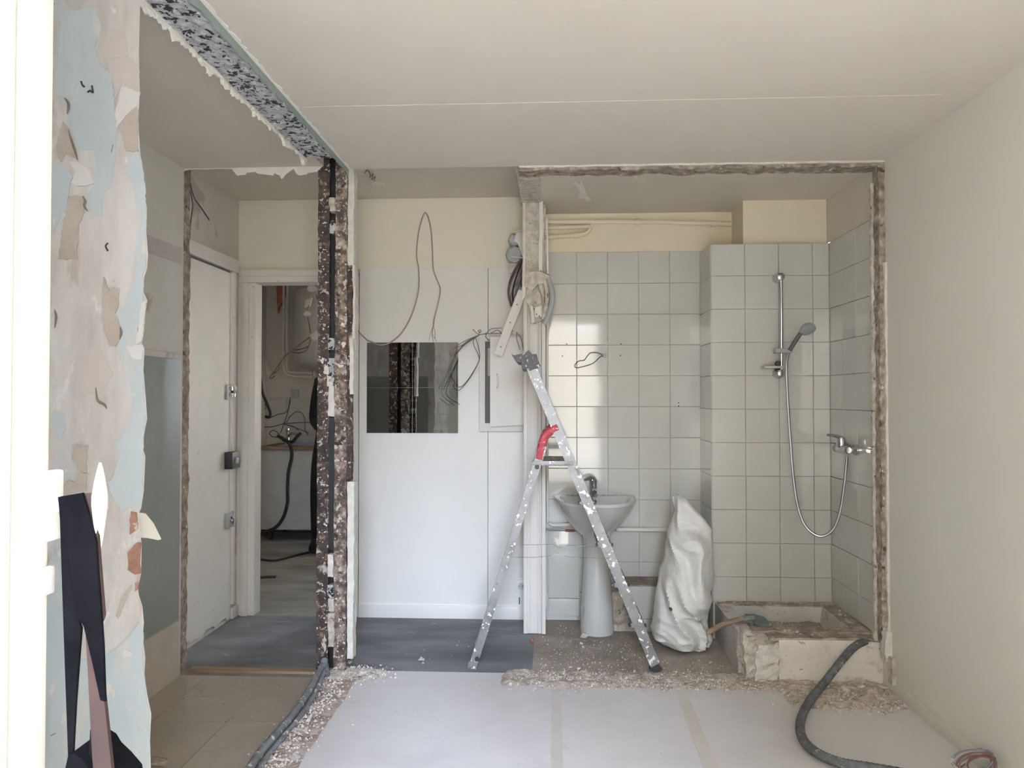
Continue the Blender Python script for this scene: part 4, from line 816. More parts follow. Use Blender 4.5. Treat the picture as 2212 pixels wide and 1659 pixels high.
# white rubble sack leaning on the shower wall corner
sk = lambda x, y: (1140 + x / 3.457, 1000 + y / 3.457)
prof = [(238, 1078, 1135, 0.02), (262, 1074, 1185, 0.05), (350, 1092, 1255, 0.09), (420, 1076, 1320, 0.11), (490, 1058, 1378, 0.12), (640, 1030, 1378, 0.14), (760, 1000, 1372, 0.15), (930, 968, 1380, 0.17), (1040, 953, 1364, 0.18), (1120, 942, 1330, 0.18), (1170, 934, 1318, 0.18), (1230, 918, 1338, 0.18), (1290, 930, 1362, 0.17), (1340, 1000, 1352, 0.14), (1368, 1150, 1310, 0.09)]
YS = 4.22; rings = []; n = 90
fine = []
for a, b in zip(prof, prof[1:]):
    for t in range(8): fine.append(tuple(a[i] + (b[i] - a[i]) * t / 8 for i in range(4)))
fine.append(prof[-1])
for y, xl, xr, dp in fine:
    a = A(*sk(xl, y), YS); b = A(*sk(xr, y), YS); cx = (a.x + b.x) / 2; hw = (b.x - a.x) / 2; ring = []
    for k in range(n):
        t = 2 * math.pi * k / n
        p = Vector((cx + hw * math.cos(t), YS + dp * 0.8 * math.sin(t), a.z))
        wq = noise.noise(Vector((p.x * 5, p.y * 5, p.z * 5 + 9))) * 1.4
        f = 1.2 * noise.noise(Vector((p.x * 9 + p.z * 3.5 + wq, p.y * 6, p.z * 1.6))) + 1.9 * (0.32 - abs(noise.noise(Vector((p.x * 13 + p.z * 4 + wq, p.y * 8, p.z * 2.2 + 4))))) + (0.9 if p.z < 0.22 else 0.35) * (0.3 - abs(noise.noise(Vector((p.x * 8 + p.z * 16, p.y * 7, p.z * 13 + wq)))))
        p += Vector((math.cos(t) * 0.008, math.sin(t) * 0.034, 0)) * f * 1.3
        p.z = max(p.z, 0.004); ring.append(p)
    rings.append(ring)
sack = loft(rings, m['bag'], 'rubble_sack', None)
tag(sack, 'tall crumpled white woven sack leaning beside the shower', 'sack')
tag(obj('hole', lathe_bm([(0.008, -0.004), (0.008, 0.02)], A(1449, 1316, 4.083), 10, 'y'), m['black'], sack), 'small dark hole in the sack')

# shower: tray, kerb, shovel
ty_ = thing('shower_tray', 'dirty square shower tray filled with rubble dust', 'shower tray', (1.25, 4.1, 0))
def tray_loft():
    bm = bmesh.new()
    def rect(x0, x1, y0, y1, z): return [bm.verts.new((x0, y0, z)), bm.verts.new((x1, y0, z)), bm.verts.new((x1, y1, z)), bm.verts.new((x0, y1, z))]
    R = [rect(0.93, 1.578, 3.86, 4.388, 0), rect(0.93, 1.578, 3.86, 4.388, 0.205), rect(1.005, 1.50, 3.93, 4.32, 0.205), rect(1.03, 1.475, 3.955, 4.295, 0.10)]
    for a, b in zip(R, R[1:]):
        for k in range(4): bm.faces.new((a[k], a[(k + 1) % 4], b[(k + 1) % 4], b[k]))
    bm.faces.new(R[-1]); return bm
obj('basin', tray_loft(), m['tray'], ty_, bevel=0.006, smooth=True)
bm = rough_bm((1.03, 3.955, 0.095), (1.475, 4.295, 0.128), 0.03, 0.014, 81, keep=('z0',), scale=9); obj('dirt_layer', bm, m['dust'], ty_)
for x0, x1, y0, y1, sd_ in ((0.94, 1.578, 4.325, 4.388, 82), (1.505, 1.578, 3.87, 4.33, 83), (1.0, 1.578, 3.85, 3.935, 84)):
    bm = rough_bm((x0, y0, 0.200), (x1, y1, 0.211), 0.022, 0.008, sd_, keep=('z0',), scale=12); obj('dirt_layer', bm, m['dust'], ty_)
m['kerb_white'] = M('stained_white_plaster', [(0.3, (224, 216, 204)), (0.7, (240, 235, 226))], 6, 0.85, 0.25, 60, spots=[(7, 0.60, 0.10, (186, 170, 152)), (30, 0.68, 0.03, (160, 146, 130))])
kb = thing('shower_kerb', 'white plastered kerb with broken left end in front of the shower', 'kerb', (1.3, 3.8, 0), kind='structure')
bm = rough_bm((1.10, 3.755, 0.0), (1.588, 3.86, 0.196), 0.022, 0.004, 91, keep=('z0', 'x1'), scale=9); obj('plaster_face', bm, m['kerb_white'], kb)
bm = rough_bm((0.945, 3.77, 0.0), (1.125, 3.90, 0.200), 0.018, 0.034, 92, keep=('z0',), scale=9); obj('broken_end', bm, m['plaster'], kb)
bm = rough_bm((0.985, 3.745, 0.0), (1.09, 3.78, 0.175), 0.016, 0.026, 93, keep=('z0',), scale=11); obj('broken_end', bm, m['plaster_white'], kb)
bm = rough_bm((1.06, 3.762, 0.190), (1.585, 3.87, 0.204), 0.02, 0.008, 94, keep=('z0',), scale=12); obj('dirt_layer', bm, m['dust'], kb)
sh = thing('shovel', 'grey steel shovel with wooden shaft lying in the shower tray', 'shovel', (1.1, 3.98, 0.2))
wire('shaft', [A(1528, 1366, 4.02), A(1570, 1346, 4.0), A(1618, 1334, 3.98)], 0.014, m['dark_wood'], sh, seg=10)
wire('socket', [A(1606, 1337, 3.98), A(1630, 1333, 3.97)], 0.017, m['shovel_steel'], sh, seg=10)
bl = [((1609, 1326), 4.06), ((1628, 1326), 4.04), ((1650, 1332), 4.0), ((1672, 1352), 3.96), ((1685, 1367), 3.93), ((1668, 1369), 3.93), ((1645, 1358), 3.95), ((1628, 1344), 3.97)]
obj('blade', prism_bm([A(*p, y) + Vector((0, 0, 0.0)) for p, y in bl], (0, 0.0, -0.004)), m['shovel_steel'], sh)
# shower set
Yb = 4.335
sr = thing('shower_rail', 'chrome shower riser rail with slider on the tiled wall', 'shower rail', A(1687, 805, Yb))
wire('bar', [A(1687, 598, Yb), A(1688, 700, Yb), A(1688, 806, Yb)], 0.010, m['chrome'], sr, seg=12)
for py in (598, 806):
    p = A(1686, py, Yb); obj('wall_bracket', lathe_bm([(0.030, 0.058), (0.030, 0.040), (0.022, 0.012), (0.020, -0.014), (0.012, -0.018)], Vector((p.x, Yb, p.z)), 20, 'y'), m['chrome'], sr, smooth=True)
p = A(1690, 758, Yb); obj('slider', box_bm(p.x - 0.048, p.x + 0.050, Yb - 0.03, Yb + 0.02, p.z - 0.014, p.z + 0.014), m['grey_plastic'], sr, bevel=0.007, smooth=True)
p = A(1680, 785, Yb - 0.01); obj('knob', lathe_bm([(0.013, -0.012), (0.015, 0.0), (0.013, 0.014)], p, 12, 'y'), m['black'], sr, smooth=True)
p = A(1668, 793, Yb + 0.02); tag(obj('soap_dish', box_bm(p.x - 0.055, p.x + 0.05, Yb - 0.02, Yb + 0.055, p.z - 0.008, p.z + 0.006), m['wall_left'], sr, bevel=0.005, smooth=True), 'cloudy soap dish')
hh = thing('hand_shower', 'grey and chrome hand shower head hung on the riser rail', 'shower head', A(1708, 752, 4.28))
wire('handle', [A(1706, 757, 4.29), A(1716, 740, 4.275), A(1728, 722, 4.265), A(1737, 713, 4.26)], 0.012, m['wire_dark'], hh, seg=12)
c = A(1744, 710, 4.25); d = Vector((0.15, -0.55, -0.8)).normalized(); rot = Vector((0, 0, 1)).rotation_difference(d)
bm = lathe_bm([(0.012, -0.022), (0.035, -0.014), (0.044, 0.0), (0.044, 0.012), (0.038, 0.016)], (0, 0, 0), 24)
bmesh.ops.rotate(bm, cent=(0, 0, 0), matrix=rot.to_matrix(), verts=bm.verts[:]); bmesh.ops.translate(bm, vec=c, verts=bm.verts[:])
obj('spray_head', bm, m['grey_plastic'], hh, smooth=True)
tag(obj('shower_hose', tube_bm([A(1703, 762, 4.29), A(1699, 790, 4.285), A(1701, 850, 4.28), A(1706, 930, 4.27), A(1713, 1020, 4.25), A(1723, 1090, 4.22), A(1740, 1136, 4.19), A(1770, 1158, 4.16), A(1797, 1146, 4.15), A(1813, 1110, 4.15), A(1823, 1050, 4.15), A(1829, 986, 4.15)], 0.0075, 10, 16), m['brushed'], smooth=True), 'curved metal shower hose hanging from rail to mixer', 'hose')
mp = AX(1832, 970, 1.56)
mx = thing('shower_mixer', 'chrome single-lever shower mixer on the right tiled wall', 'mixer tap', (1.56, mp.y, mp.z))
obj('wall_union', lathe_bm([(0.028, 0.026), (0.028, 0.012), (0.015, 0.0), (0.015, -0.02)], (1.555, mp.y - 0.07, mp.z + 0.0), 16, 'x'), m['chrome'], mx, smooth=True)
obj('wall_union', lathe_bm([(0.028, 0.026), (0.028, 0.012), (0.015, 0.0), (0.015, -0.02)], (1.555, mp.y + 0.07, mp.z + 0.0), 16, 'x'), m['chrome'], mx, smooth=True)
obj('body', lathe_bm([(0.015, -0.09), (0.022, -0.08), (0.024, 0.0), (0.022, 0.08), (0.015, 0.09)], (1.530, mp.y, mp.z), 18, 'y'), m['chrome'], mx, smooth=True)
cb = obj('cartridge', lathe_bm([(0.025, 0.0), (0.026, 0.03), (0.022, 0.05), (0.012, 0.055)], (1.525, mp.y, mp.z + 0.01), 18, 'z'), m['chrome'], mx, smooth=True)
obj('lever', tube_bm([Vector((1.522, mp.y, mp.z + 0.058)), Vector((1.49, mp.y - 0.01, mp.z + 0.070)), Vector((1.445, mp.y - 0.02, mp.z + 0.075))], lambda t: 0.012 - 0.006 * t, 10, 6), m['chrome'], cb, smooth=True)
# peeled flakes hanging under the bathroom ceiling
for q, lb_, yy in ((((1238, 394), (1246, 391), (1250, 397), (1256, 388), (1262, 404), (1268, 420), (1278, 430), (1270, 436), (1262, 428), (1248, 427), (1252, 412), (1246, 402)), 'larger peeled white paper flake under the bathroom ceiling', 4.2), (((1364, 372), (1379, 372), (1374, 388)), 'small white triangular flake under the bathroom ceiling', 3.9)):
    tag(obj('peeled_flake', prism_bm([AZ(x, y, 2.497) for x, y in q], (0, 0, -0.003)), m['paper']), lb_, 'flake')

# ------------------------------------------------------------------ main floor: hose, wire coil, tape
hz = [Vector((1.585, 3.80, 0.235)), A(1893, 1384, 3.80), A(1862, 1388, 3.76), A(1838, 1404, 3.725), AZ(1806, 1442, 0.12), AZ(1778, 1478, 0.055), AZ(1752, 1510, 0.03), AZ(1734, 1542, 0.024), AZ(1728, 1572, 0.024), AZ(1738, 1602, 0.024), AZ(1768, 1628, 0.024), AZ(1818, 1648, 0.024), AZ(1890, 1660, 0.024), AZ(1990, 1680, 0.024), AZ(2100, 1720, 0.024)]
tag(obj('black_hose', tube_bm(hz, 0.018, 12, 14, ring=(1, 0.05)), m['hose'], smooth=True), 'thick dusty black hose curling over the kerb onto the floor', 'hose')
wc = thing('wire_coil', 'coil of thin brownish wires by the right baseboard', 'wire coil', AZ(2125, 1650, 0.0))
r = random.Random(12); ctr = AZ(2120, 1655, 0.05); u = Vector((0.8, -0.55, 0.25)).normalized(); v = Vector((0.35, 0.1, 0.93)).normalized()
for k in range(9):
    a0 = r.uniform(0, 6.3); ra = r.uniform(0.045, 0.075); rb = r.uniform(0.03, 0.05); cc = ctr + Vector((r.uniform(-0.018, 0.018), r.uniform(-0.015, 0.015), r.uniform(-0.004, 0.012)))
    pts = [cc + u * ra * math.cos(a0 + t) + v * rb * math.sin(a0 + t) + Vector((0, 0.004 * t, 0)) for t in [i * 0.55 for i in range(13)]]
    pts = [Vector((min(p.x, 1.565), p.y, max(p.z, 0.004))) for p in pts]
    wire('wire_loop', pts, 0.0024, m[('wire_brown', 'grey_pipe', 'wire_red')[k % 3]], wc)
wire('wire_loop', [AZ(2085, 1650, 0.01), AZ(2060, 1668, 0.006), AZ(2010, 1690, 0.005)], 0.0024, m['wire_brown'], wc)
m['tape'] = M('pale_floor_tape', [(0.3, (198, 191, 181)), (0.7, (208, 202, 193))], 4, 0.6)
def strip(pts, w): # flat tape on the floor
    bm = bmesh.new(); L = []
    for p in pts: L.append((p + Vector((-w / 2, 0, 0)), p + Vector((w / 2, 0, 0))))
    q = [a for a, b in L] + [b for a, b in L[::-1]]
    return prism_bm(q, (0, 0, 0.0012))
tag(obj('floor_tape', strip([Vector((0.588, 2.2, 0.0002)), Vector((0.590, 2.867, 0.0002)), Vector((0.604, 3.55, 0.0002)), Vector((0.610, 3.72, 0.0002))], 0.052), m['tape']), 'pale tape strip on the floor, right of the ladder foot', 'tape')
tag(obj('floor_tape', strip([Vector((0.025, 2.2, 0.0002)), Vector((0.025, 3.0, 0.0002)), Vector((0.030, 3.60, 0.0002))], 0.045), m['tape']), 'faint pale tape strip on the floor in the middle of the room', 'tape')
# ------------------------------------------------------------------ kitchen seen through the doorway
YC = 7.2
kc = thing('kitchen_cabinet', 'white sink cabinet with metal feet in the far kitchen', 'cabinet', (-2.4, 7.45, 0))
kx0, kx1, kz = A(563, 1000, YC).x, -1.75, A(600, 972, YC).z
box('body', kx0, kx1, YC + 0.02, KB - 0.02, 0.10, kz, m['cabinet'], kc)
box('door', kx0 + 0.004, -2.20, YC, YC + 0.019, 0.105, kz - 0.004, m['cabinet'], kc, bevel=0.002); box('door', -2.196, kx1 - 0.004, YC, YC + 0.019, 0.105, kz - 0.004, m['cabinet'], kc, bevel=0.002)
for x in (kx0 + 0.08, -2.25, kx1 - 0.08):
    for y in (YC + 0.06, KB - 0.1): obj('foot', lathe_bm([(0.02, 0), (0.014, 0.012), (0.014, 0.10)], (x, y, 0), 10), m['black'], kc)
kt = thing('kitchen_worktop', 'brown-edged worktop with sink on the far cabinet', 'worktop', (-2.4, 7.45, kz))
box('slab', kx0 - 0.02, kx1, YC - 0.02, KB - 0.01, kz, kz + 0.035, m['dark_wood'], kt, bevel=0.003)
box('sink_top', -2.62, kx1 - 0.02, YC + 0.02, KB - 0.08, kz + 0.035, kz + 0.041, m['brushed'], kt, bevel=0.002)
tag(box('upstand', -2.42, kx1, YC + 0.30, YC + 0.34, kz + 0.041, kz + 0.12, m['cabinet'], kt, bevel=0.003), 'pale board lying on the worktop')
kz += 0.041
tp = thing('kitchen_tap', 'chrome mixer tap on the far kitchen sink', 'tap', (A(622, 958, 7.45).x, 7.45, kz))
p = A(622, 958, 7.45)
obj('body', lathe_bm([(0.028, 0), (0.022, 0.02), (0.022, 0.09), (0.015, 0.11)], (p.x, 7.45, kz + 0.001), 14), m['chrome'], tp, smooth=True)
wire('spout', [Vector((p.x, 7.45, kz + 0.07)), Vector((p.x + 0.05, 7.40, kz + 0.11)), Vector((p.x + 0.12, 7.36, kz + 0.10))], 0.012, m['chrome'], tp, seg=10)
wire('lever', [Vector((p.x, 7.45, kz + 0.11)), Vector((p.x - 0.01, 7.42, kz + 0.14)), Vector((p.x + 0.03, 7.38, kz + 0.15))], 0.008, m['chrome'], tp, seg=8)
YH = YC - 0.05
tag(wire('black_drain_hose', [A(601, 942, YC + 0.15), A(612, 948, YC + 0.02), A(626, 960, YH), A(630, 985, YH), A(623, 1020, YH), A(621, 1060, YH), A(621, 1085, YH), A(613, 1115, YH), A(598, 1137, YH), A(580, 1147, YH), A(566, 1148, YH)], 0.016, m['black'], seg=10), 'thick black hose hanging down the front of the kitchen cabinet', 'hose')
tag(wire('black_hose_end', [A(612, 950, YC + 0.1), A(630, 955, YC + 0.08), A(640, 945, YC + 0.08), A(650, 935, YC + 0.1)], 0.016, m['black'], seg=10), 'short black hose piece lying by the kitchen tap', 'hose')
tag(wire('black_cable', [Vector((-2.80, 7.0, 2.57)), A(548, 620, 7.0), A(552, 690, 7.0), A(556, 735, 7.0), A(560, 780, 7.0), A(563, 820, 7.0), A(568, 850, 7.0), A(578, 875, 7.0), A(584, 892, 7.0), A(582, 901, 7.0), A(573, 900, 7.0)], 0.013, m['black'], seg=10), 'thick black cable hanging on the kitchen wall beside the doorway', 'cable')
bo = thing('water_heater', 'white upright cylinder water heater on the far kitchen wall', 'water heater', A(690, 800, 7.45))
c = A(700, 700, 7.42); z0, z1 = A(690, 800, 7.15).z, A(690, 617, 7.15).z
obj('tank', lathe_bm([(0.10, z0 - 0.0), (0.22, z0 + 0.025), (0.285, z0 + 0.075), (0.29, z0 + 0.09), (0.29, z1 - 0.06), (0.27, z1 - 0.02), (0.20, z1)], (c.x, 7.42, 0), 36), m['boiler'], bo, smooth=True)
box('name_plate', c.x - 0.17, c.x - 0.10, 7.185, 7.20, A(650, 776, 7.2).z, A(650, 774, 7.2).z, m['wire_dark'], bo)
obj('bottom_tap', lathe_bm([(0.012, 0), (0.012, 0.06)], (c.x - 0.09, 7.40, z0 - 0.05), 8), m['white'], bo)
kp = thing('heater_pipes', 'white painted pipes bending under the water heater', 'pipes', A(618, 812, 7.68))
for o_, r_ in ((0, 0.014), (8, 0.012)):
    wire('pipe', [A(621 - o_, 615, 7.68), A(620 - o_, 700, 7.68), A(619 - o_, 780, 7.68), A(621 - o_ * 0.6, 800 + o_ * 0.6, 7.68), A(630, 804 + o_, 7.68), A(672, 806 + o_, 7.68)], r_, m['white'], kp, seg=8)
tag(obj('brick_fragment', prism_bm([A(x, y, 7.705) for x, y in ((597, 612), (616, 612), (614, 640), (608, 655), (604, 660), (600, 676), (598, 650))], (0, 0.044, 0)), m['brick']), 'broken brick patch on the kitchen wall above the pipes', 'brick')
ks = thing('kitchen_socket', 'grey double socket on the far kitchen wall', 'socket', A(630, 858, KB - 0.02))
p = A(623, 850, KB - 0.02); box('plate', p.x - 0.05, p.x + 0.03, KB - 0.02, KB - 0.001, p.z - 0.045, p.z + 0.045, m['wall_left'], ks, bevel=0.004)
p = A(637, 850, KB - 0.03); box('outlet', p.x - 0.035, p.x + 0.035, KB - 0.04, KB - 0.008, p.z - 0.038, p.z + 0.038, m['grey_plastic'], ks, bevel=0.004)
kwire = thing('kitchen_wires', 'thin dark wires tangled over the kitchen splashback', 'wires', A(620, 960, KB - 0.03))
kk = lambda x, y: (340 + x / 3.606, 780 + y / 3.606)
for q in (((1035, 285), (1030, 340), (1000, 400), (940, 415), (880, 440)), ((1035, 285), (1015, 400), (985, 490), (960, 560)), ((770, 300), (850, 345), (820, 400), (815, 500), (800, 570)), ((800, 515), (900, 510), (980, 490), (1100, 480), (1190, 480)), ((1030, 435), (1080, 395), (1130, 410), (1150, 470), (1150, 530), (1175, 580)), ((870, 560), (900, 540), (940, 560), (950, 590), (900, 590), (870, 565)), ((985, 490), (1080, 520), (1180, 560)), ((1030, 430), (1010, 470), (985, 490), (1060, 510), (1100, 540)), ((845, 345), (820, 355), (805, 420), (820, 500))):
    wire('wire', [A(*kk(*p), KB - 0.03) for p in q], 0.0042, m['wire_dark'], kwire)
bm = bar_bm(A(796, 290, 1), A(797, 290, 1), 0.001, 0.001); bm.free()
wire('conduit', [A(562, 861, KB - 0.02), A(600, 860, KB - 0.02), A(628, 860, KB - 0.02)], 0.010, m['kitchen_wall'], kwire)
# pendant electrical leftovers hanging in the kitchen doorway
YD = 6.2
hl = thing('hanging_light_fitting', 'white ceiling rose and plates dangling on wires before the heater', 'light fitting', A(673, 730, YD))
obj('rose', lathe_bm([(0.04, -0.02), (0.037, 0.0), (0.03, 0.012)], A(675, 624, YD), 20, 'y', sx=0.95, sy=0.7), m['white'], hl, smooth=True)
for q in (((660, 648), (674, 643), (670, 662), (658, 664)), ((654, 679), (662, 671), (671, 675), (670, 681), (660, 682)), ((670, 724), (682, 716), (692, 712), (695, 730), (676, 735))):
    obj('plate', prism_bm([A(*p, YD) for p in q], (0, 0.012, 0)), m['white'], hl)
wire('wire', [Vector((A(675, 624, YD).x, YD, 2.565)), A(675, 590, YD), A(675, 620, YD)], 0.005, m['wire_brown'], hl)
for q in (((669, 636), (668, 643)), ((667, 660), (666, 672)), ((665, 685), (669, 705), (671, 720)), ((683, 636), (688, 655), (690, 690), (686, 712)), ((670, 728), (650, 742), (630, 758), (612, 775), (598, 795), (590, 806)), ((672, 732), (666, 748), (650, 754), (632, 757)), ((671, 735), (664, 755), (645, 762), (630, 760)), ((612, 775), (606, 785), (600, 800), (586, 810), (584, 818), (594, 812))):
    wire('wire', [A(*p, YD - 0.01) for p in q], 0.0055, m['wire_brown'], hl)
tag(obj('white_batten', bar_bm(A(559, 764, 7.735), A(585, 812, 7.735), 0.05, 0.02, (1, 0, 0)), m['white'], bevel=0.003), 'white batten hanging aslant inside the kitchen doorway', 'batten')
tag(wire('floor_cable', [AZ(548, 1206, 0.008), AZ(585, 1211, 0.008), AZ(610, 1208, 0.008), AZ(640, 1200, 0.008), AZ(690, 1188, 0.008)], 0.010, m['black'], seg=8), 'black cable lying across the kitchen floor', 'cable')
tag(wire('floor_stick', [AZ(540, 1252, 0.008), AZ(570, 1247, 0.008), AZ(596, 1246, 0.008)], 0.010, m['black'], seg=8), 'dark stick lying on the floor at the kitchen threshold', 'stick')

# ------------------------------------------------------------------ person in black behind the steel column
PX, PY = -1.85, 6.62
def person():
    J = {'pelvis': (0, 0, 0.98, 0.19, 0.14), 'waist': (0, 0, 1.14, 0.19, 0.13), 'chest': (0, -0.01, 1.34, 0.19, 0.13), 'upper': (0, 0, 1.47, 0.145, 0.095), 'neck': (0, 0, 1.555, 0.06, 0.06),
         'sl': (-0.165, 0, 1.49, 0.075, 0.075), 'el': (-0.212, 0.0, 1.16, 0.060, 0.060), 'wl': (-0.10, -0.20, 1.10, 0.045, 0.045),
         'sr': (0.165, 0, 1.49, 0.075, 0.075), 'er': (0.245, 0.0, 1.16, 0.060, 0.060), 'wr': (0.10, -0.20, 1.10, 0.045, 0.045),
         'hl': (-0.125, 0, 0.92, 0.12, 0.12), 'kl': (-0.165, -0.02, 0.51, 0.085, 0.085), 'al': (-0.185, 0.02, 0.10, 0.062, 0.062), 'tl': (-0.20, -0.13, 0.045, 0.045, 0.038),
         'hr': (0.095, 0, 0.92, 0.10, 0.10), 'kr': (0.105, -0.02, 0.51, 0.068, 0.070), 'ar': (0.11, 0.02, 0.10, 0.048, 0.050), 'tr': (0.125, -0.13, 0.045, 0.042, 0.036)}
    E_ = [('pelvis', 'waist'), ('waist', 'chest'), ('chest', 'upper'), ('upper', 'neck'), ('upper', 'sl'), ('sl', 'el'), ('el', 'wl'), ('upper', 'sr'), ('sr', 'er'), ('er', 'wr'),
          ('pelvis', 'hl'), ('hl', 'kl'), ('kl', 'al'), ('al', 'tl'), ('pelvis', 'hr'), ('hr', 'kr'), ('kr', 'ar'), ('ar', 'tr')]
    ks_ = list(J); me = bpy.data.meshes.new('person_body')
    me.from_pydata([J[k][:3] for k in ks_], [(ks_.index(a), ks_.index(b)) for a, b in E_], [])
    o = bpy.data.objects.new('person', me); link(o, None, (PX, PY, 0))
    md = o.modifiers.new('skin', 'SKIN'); md.use_smooth_shade = True
    for k, v in zip(ks_, me.skin_vertices[0].data): v.radius = J[k][3:5]; v.use_root = (k == 'pelvis')
    sb = o.modifiers.new('sub', 'SUBSURF'); sb.levels = 2; sb.render_levels = 2
    me.materials.append(m['cloth_black'])
    return o
pe = tag(person(), 'person in black clothes standing half hidden behind the steel column', 'person')
hc = Vector((PX, PY - 0.015, 1.66))
bm = bmesh.new(); bmesh.ops.create_uvsphere(bm, u_segments=24, v_segments=16, radius=1.0)
for v in bm.verts:
    x, y, z = v.co; w = 1 - 0.18 * max(0, -z)
    v.co = Vector((x * 0.078 * w, y * 0.098 * w - (0.012 if (y < -0.85 and abs(z) < 0.3) else 0), z * 0.122)) + hc
hdp = obj('head', bm, m['skin'], pe, smooth=True)
bm = bmesh.new(); bmesh.ops.create_uvsphere(bm, u_segments=20, v_segments=12, radius=1.0)
bmesh.ops.delete(bm, geom=[v for v in bm.verts if v.co.z < -0.35 or (v.co.y < -0.35 and v.co.z < 0.45)], context='VERTS')
for v in bm.verts: v.co = Vector((v.co.x * 0.086, v.co.y * 0.106, v.co.z * 0.130)) + hc + Vector((0, 0.006, 0.006))
obj('hair', bm, m['hair'], hdp, smooth=True)
for s in (-1, 1):
    obj('ear', lathe_bm([(0.006, -0.006), (0.02, 0.0), (0.006, 0.006)], hc + Vector((s * 0.079, 0.006, -0.005)), 10, 'x', sx=0.8, sy=1.3), m['skin'], hdp, smooth=True)
    obj('eye', lathe_bm([(0.004, -0.004), (0.011, 0.0), (0.004, 0.004)], hc + Vector((s * 0.031, -0.091, 0.004)), 10, 'y', sx=1.2, sy=0.6), m['wire_dark'], hdp)
obj('nose', tube_bm([hc + Vector((0, -0.095, 0.006)), hc + Vector((0, -0.116, -0.028)), hc + Vector((0, -0.098, -0.038))], 0.010, 8, 4), m['skin'], hdp, smooth=True)
obj('mouth', bar_bm(hc + Vector((-0.022, -0.086, -0.064)), hc + Vector((0.022, -0.086, -0.064)), 0.006, 0.006, (0, 1, 0)), m['wire_red'], hdp)
for s, wv in ((-1, Vector((-0.09, -0.21, 1.10))), (1, Vector((0.09, -0.21, 1.10)))):
    w = wv + Vector((PX, PY, 0)); bm = bmesh.new()
    tube_bm([w + Vector((0, 0, 0.0)), w + Vector((0, -0.012, -0.045)), w + Vector((0, -0.022, -0.085))], lambda t: 0.030 + 0.006 * math.sin(t * 3), 10, 4, bm)
    for i, L in enumerate((0.065, 0.078, 0.074, 0.056)):
        b = w + Vector((s * 0.004, -0.040 + i * 0.018, -0.085)); tube_bm([b, b + Vector((-s * 0.004, -0.006, -L * 0.5)), b + Vector((-s * 0.018, -0.010, -L))], 0.0085, 8, 4, bm)
    b = w + Vector((-s * 0.006, -0.034, -0.035)); tube_bm([b, b + Vector((-s * 0.006, -0.026, -0.025)), b + Vector((-s * 0.010, -0.034, -0.058))], 0.0095, 8, 4, bm)
    obj('hand', bm, m['skin'], pe, smooth=True)

# ------------------------------------------------------------------ open glazed door leaf in the foreground
w1_ = thing('window_1', 'bright white open window leaf with handle, left foreground', 'window', (-0.66, 0.42, 0.75), kind='structure')
LX = -0.642
box('free_stile', LX - 0.055, LX, 0.906, 0.952, 0.40, 2.25, m['leaf'], w1_, bevel=0.004)
box('glazing_seal', LX - 0.045, LX - 0.022, 0.898, 0.909, 0.40, 2.25, m['black'], w1_)
box('stile_bead', LX - 0.050, LX - 0.012, 0.868, 0.8995, 0.40, 2.25, m['pier_sand'], w1_, bevel=0.004)
box('hinge_stile', LX - 0.055, LX, -0.10, -0.02, 0.40, 2.25, m['leaf'], w1_, bevel=0.004)
box('bottom_rail', LX - 0.05, LX - 0.003, -0.02, 0.868, 0.40, 0.50, m['leaf'], w1_, bevel=0.004)
box('top_rail', LX - 0.05, LX - 0.003, -0.02, 0.868, 2.15, 2.25, m['leaf'], w1_, bevel=0.004)
box('pane', LX - 0.031, LX - 0.027, -0.02, 0.868, 0.50, 2.15, m['glass'], w1_)
p = AX(112, 1100, LX + 0.006)
hn = box('handle_plate', LX - 0.001, LX + 0.012, p.y - 0.016, p.y + 0.016, A(112, 1180, .91).z, A(112, 1022, .91).z, m['leaf'], w1_, bevel=0.004)
HX, HY = -0.5435, 0.90
obj('neck', lathe_bm([(0.006, -0.09), (0.006, 0.0)], (HX, HY + 0.012, 1.226), 14, 'x'), m['leaf'], hn, smooth=True)
obj('lever', lathe_bm([(0.001, 0.0), (0.0025, 0.010), (0.0045, 0.03), (0.0065, 0.056), (0.0065, 0.066), (0.0045, 0.085), (0.0025, 0.098), (0.001, 0.106)], (HX, HY, 1.176), 18, 'z', sx=1.0, sy=2.2), m['leaf'], hn, smooth=True)
p = AX(100, 1270, LX + 0.004); ep = box('key_plate', LX - 0.001, LX + 0.008, p.y - 0.012, p.y + 0.012, A(100, 1300, .91).z, A(100, 1238, .91).z, m['pier_sand'], w1_, bevel=0.003)
# bag hanging on the handle by its strap
sg = thing('shoulder_bag', 'black and brown leather bag strap hanging on the white window handle', 'bag', A(180, 1659, 0.9))
yy = 0.90
S1 = [(315, 186), (400, 172), (430, 870), (440, 900), (410, 1300), (395, 1580), (370, 1600), (345, 900), (325, 300)]
S2 = [(330, 182), (445, 163), (480, 280), (520, 430), (530, 600), (550, 850), (560, 1000), (570, 1300), (545, 1290), (500, 1080), (455, 890), (425, 840), (400, 700), (360, 450)]
S3 = [(440, 168), (521, 160), (526, 300), (545, 560), (567, 830), (555, 865), (520, 600)]
S4 = [(465, 930), (500, 1050), (562, 1250), (606, 1659), (612, 1720), (515, 1720), (505, 1659), (490, 1400), (478, 1150)]
S5 = [(490, 1450), (520, 1700), (478, 1700)]
for q, mt, y_, dp in ((S1, 'navy', 0.897, 0.004), (S3, 'leather', 0.892, 0.004), (S2, 'navy', 0.886, 0.004), (S4, 'leather', 0.890, 0.006), (S5, 'navy', 0.897, 0.004)):
    obj('strap', prism_bm([A(*c3(*p), y_) for p in q], (0, dp, 0)), m[mt], sg, bevel=0.0012)
tp_ = A(170, 1640, 0.9)
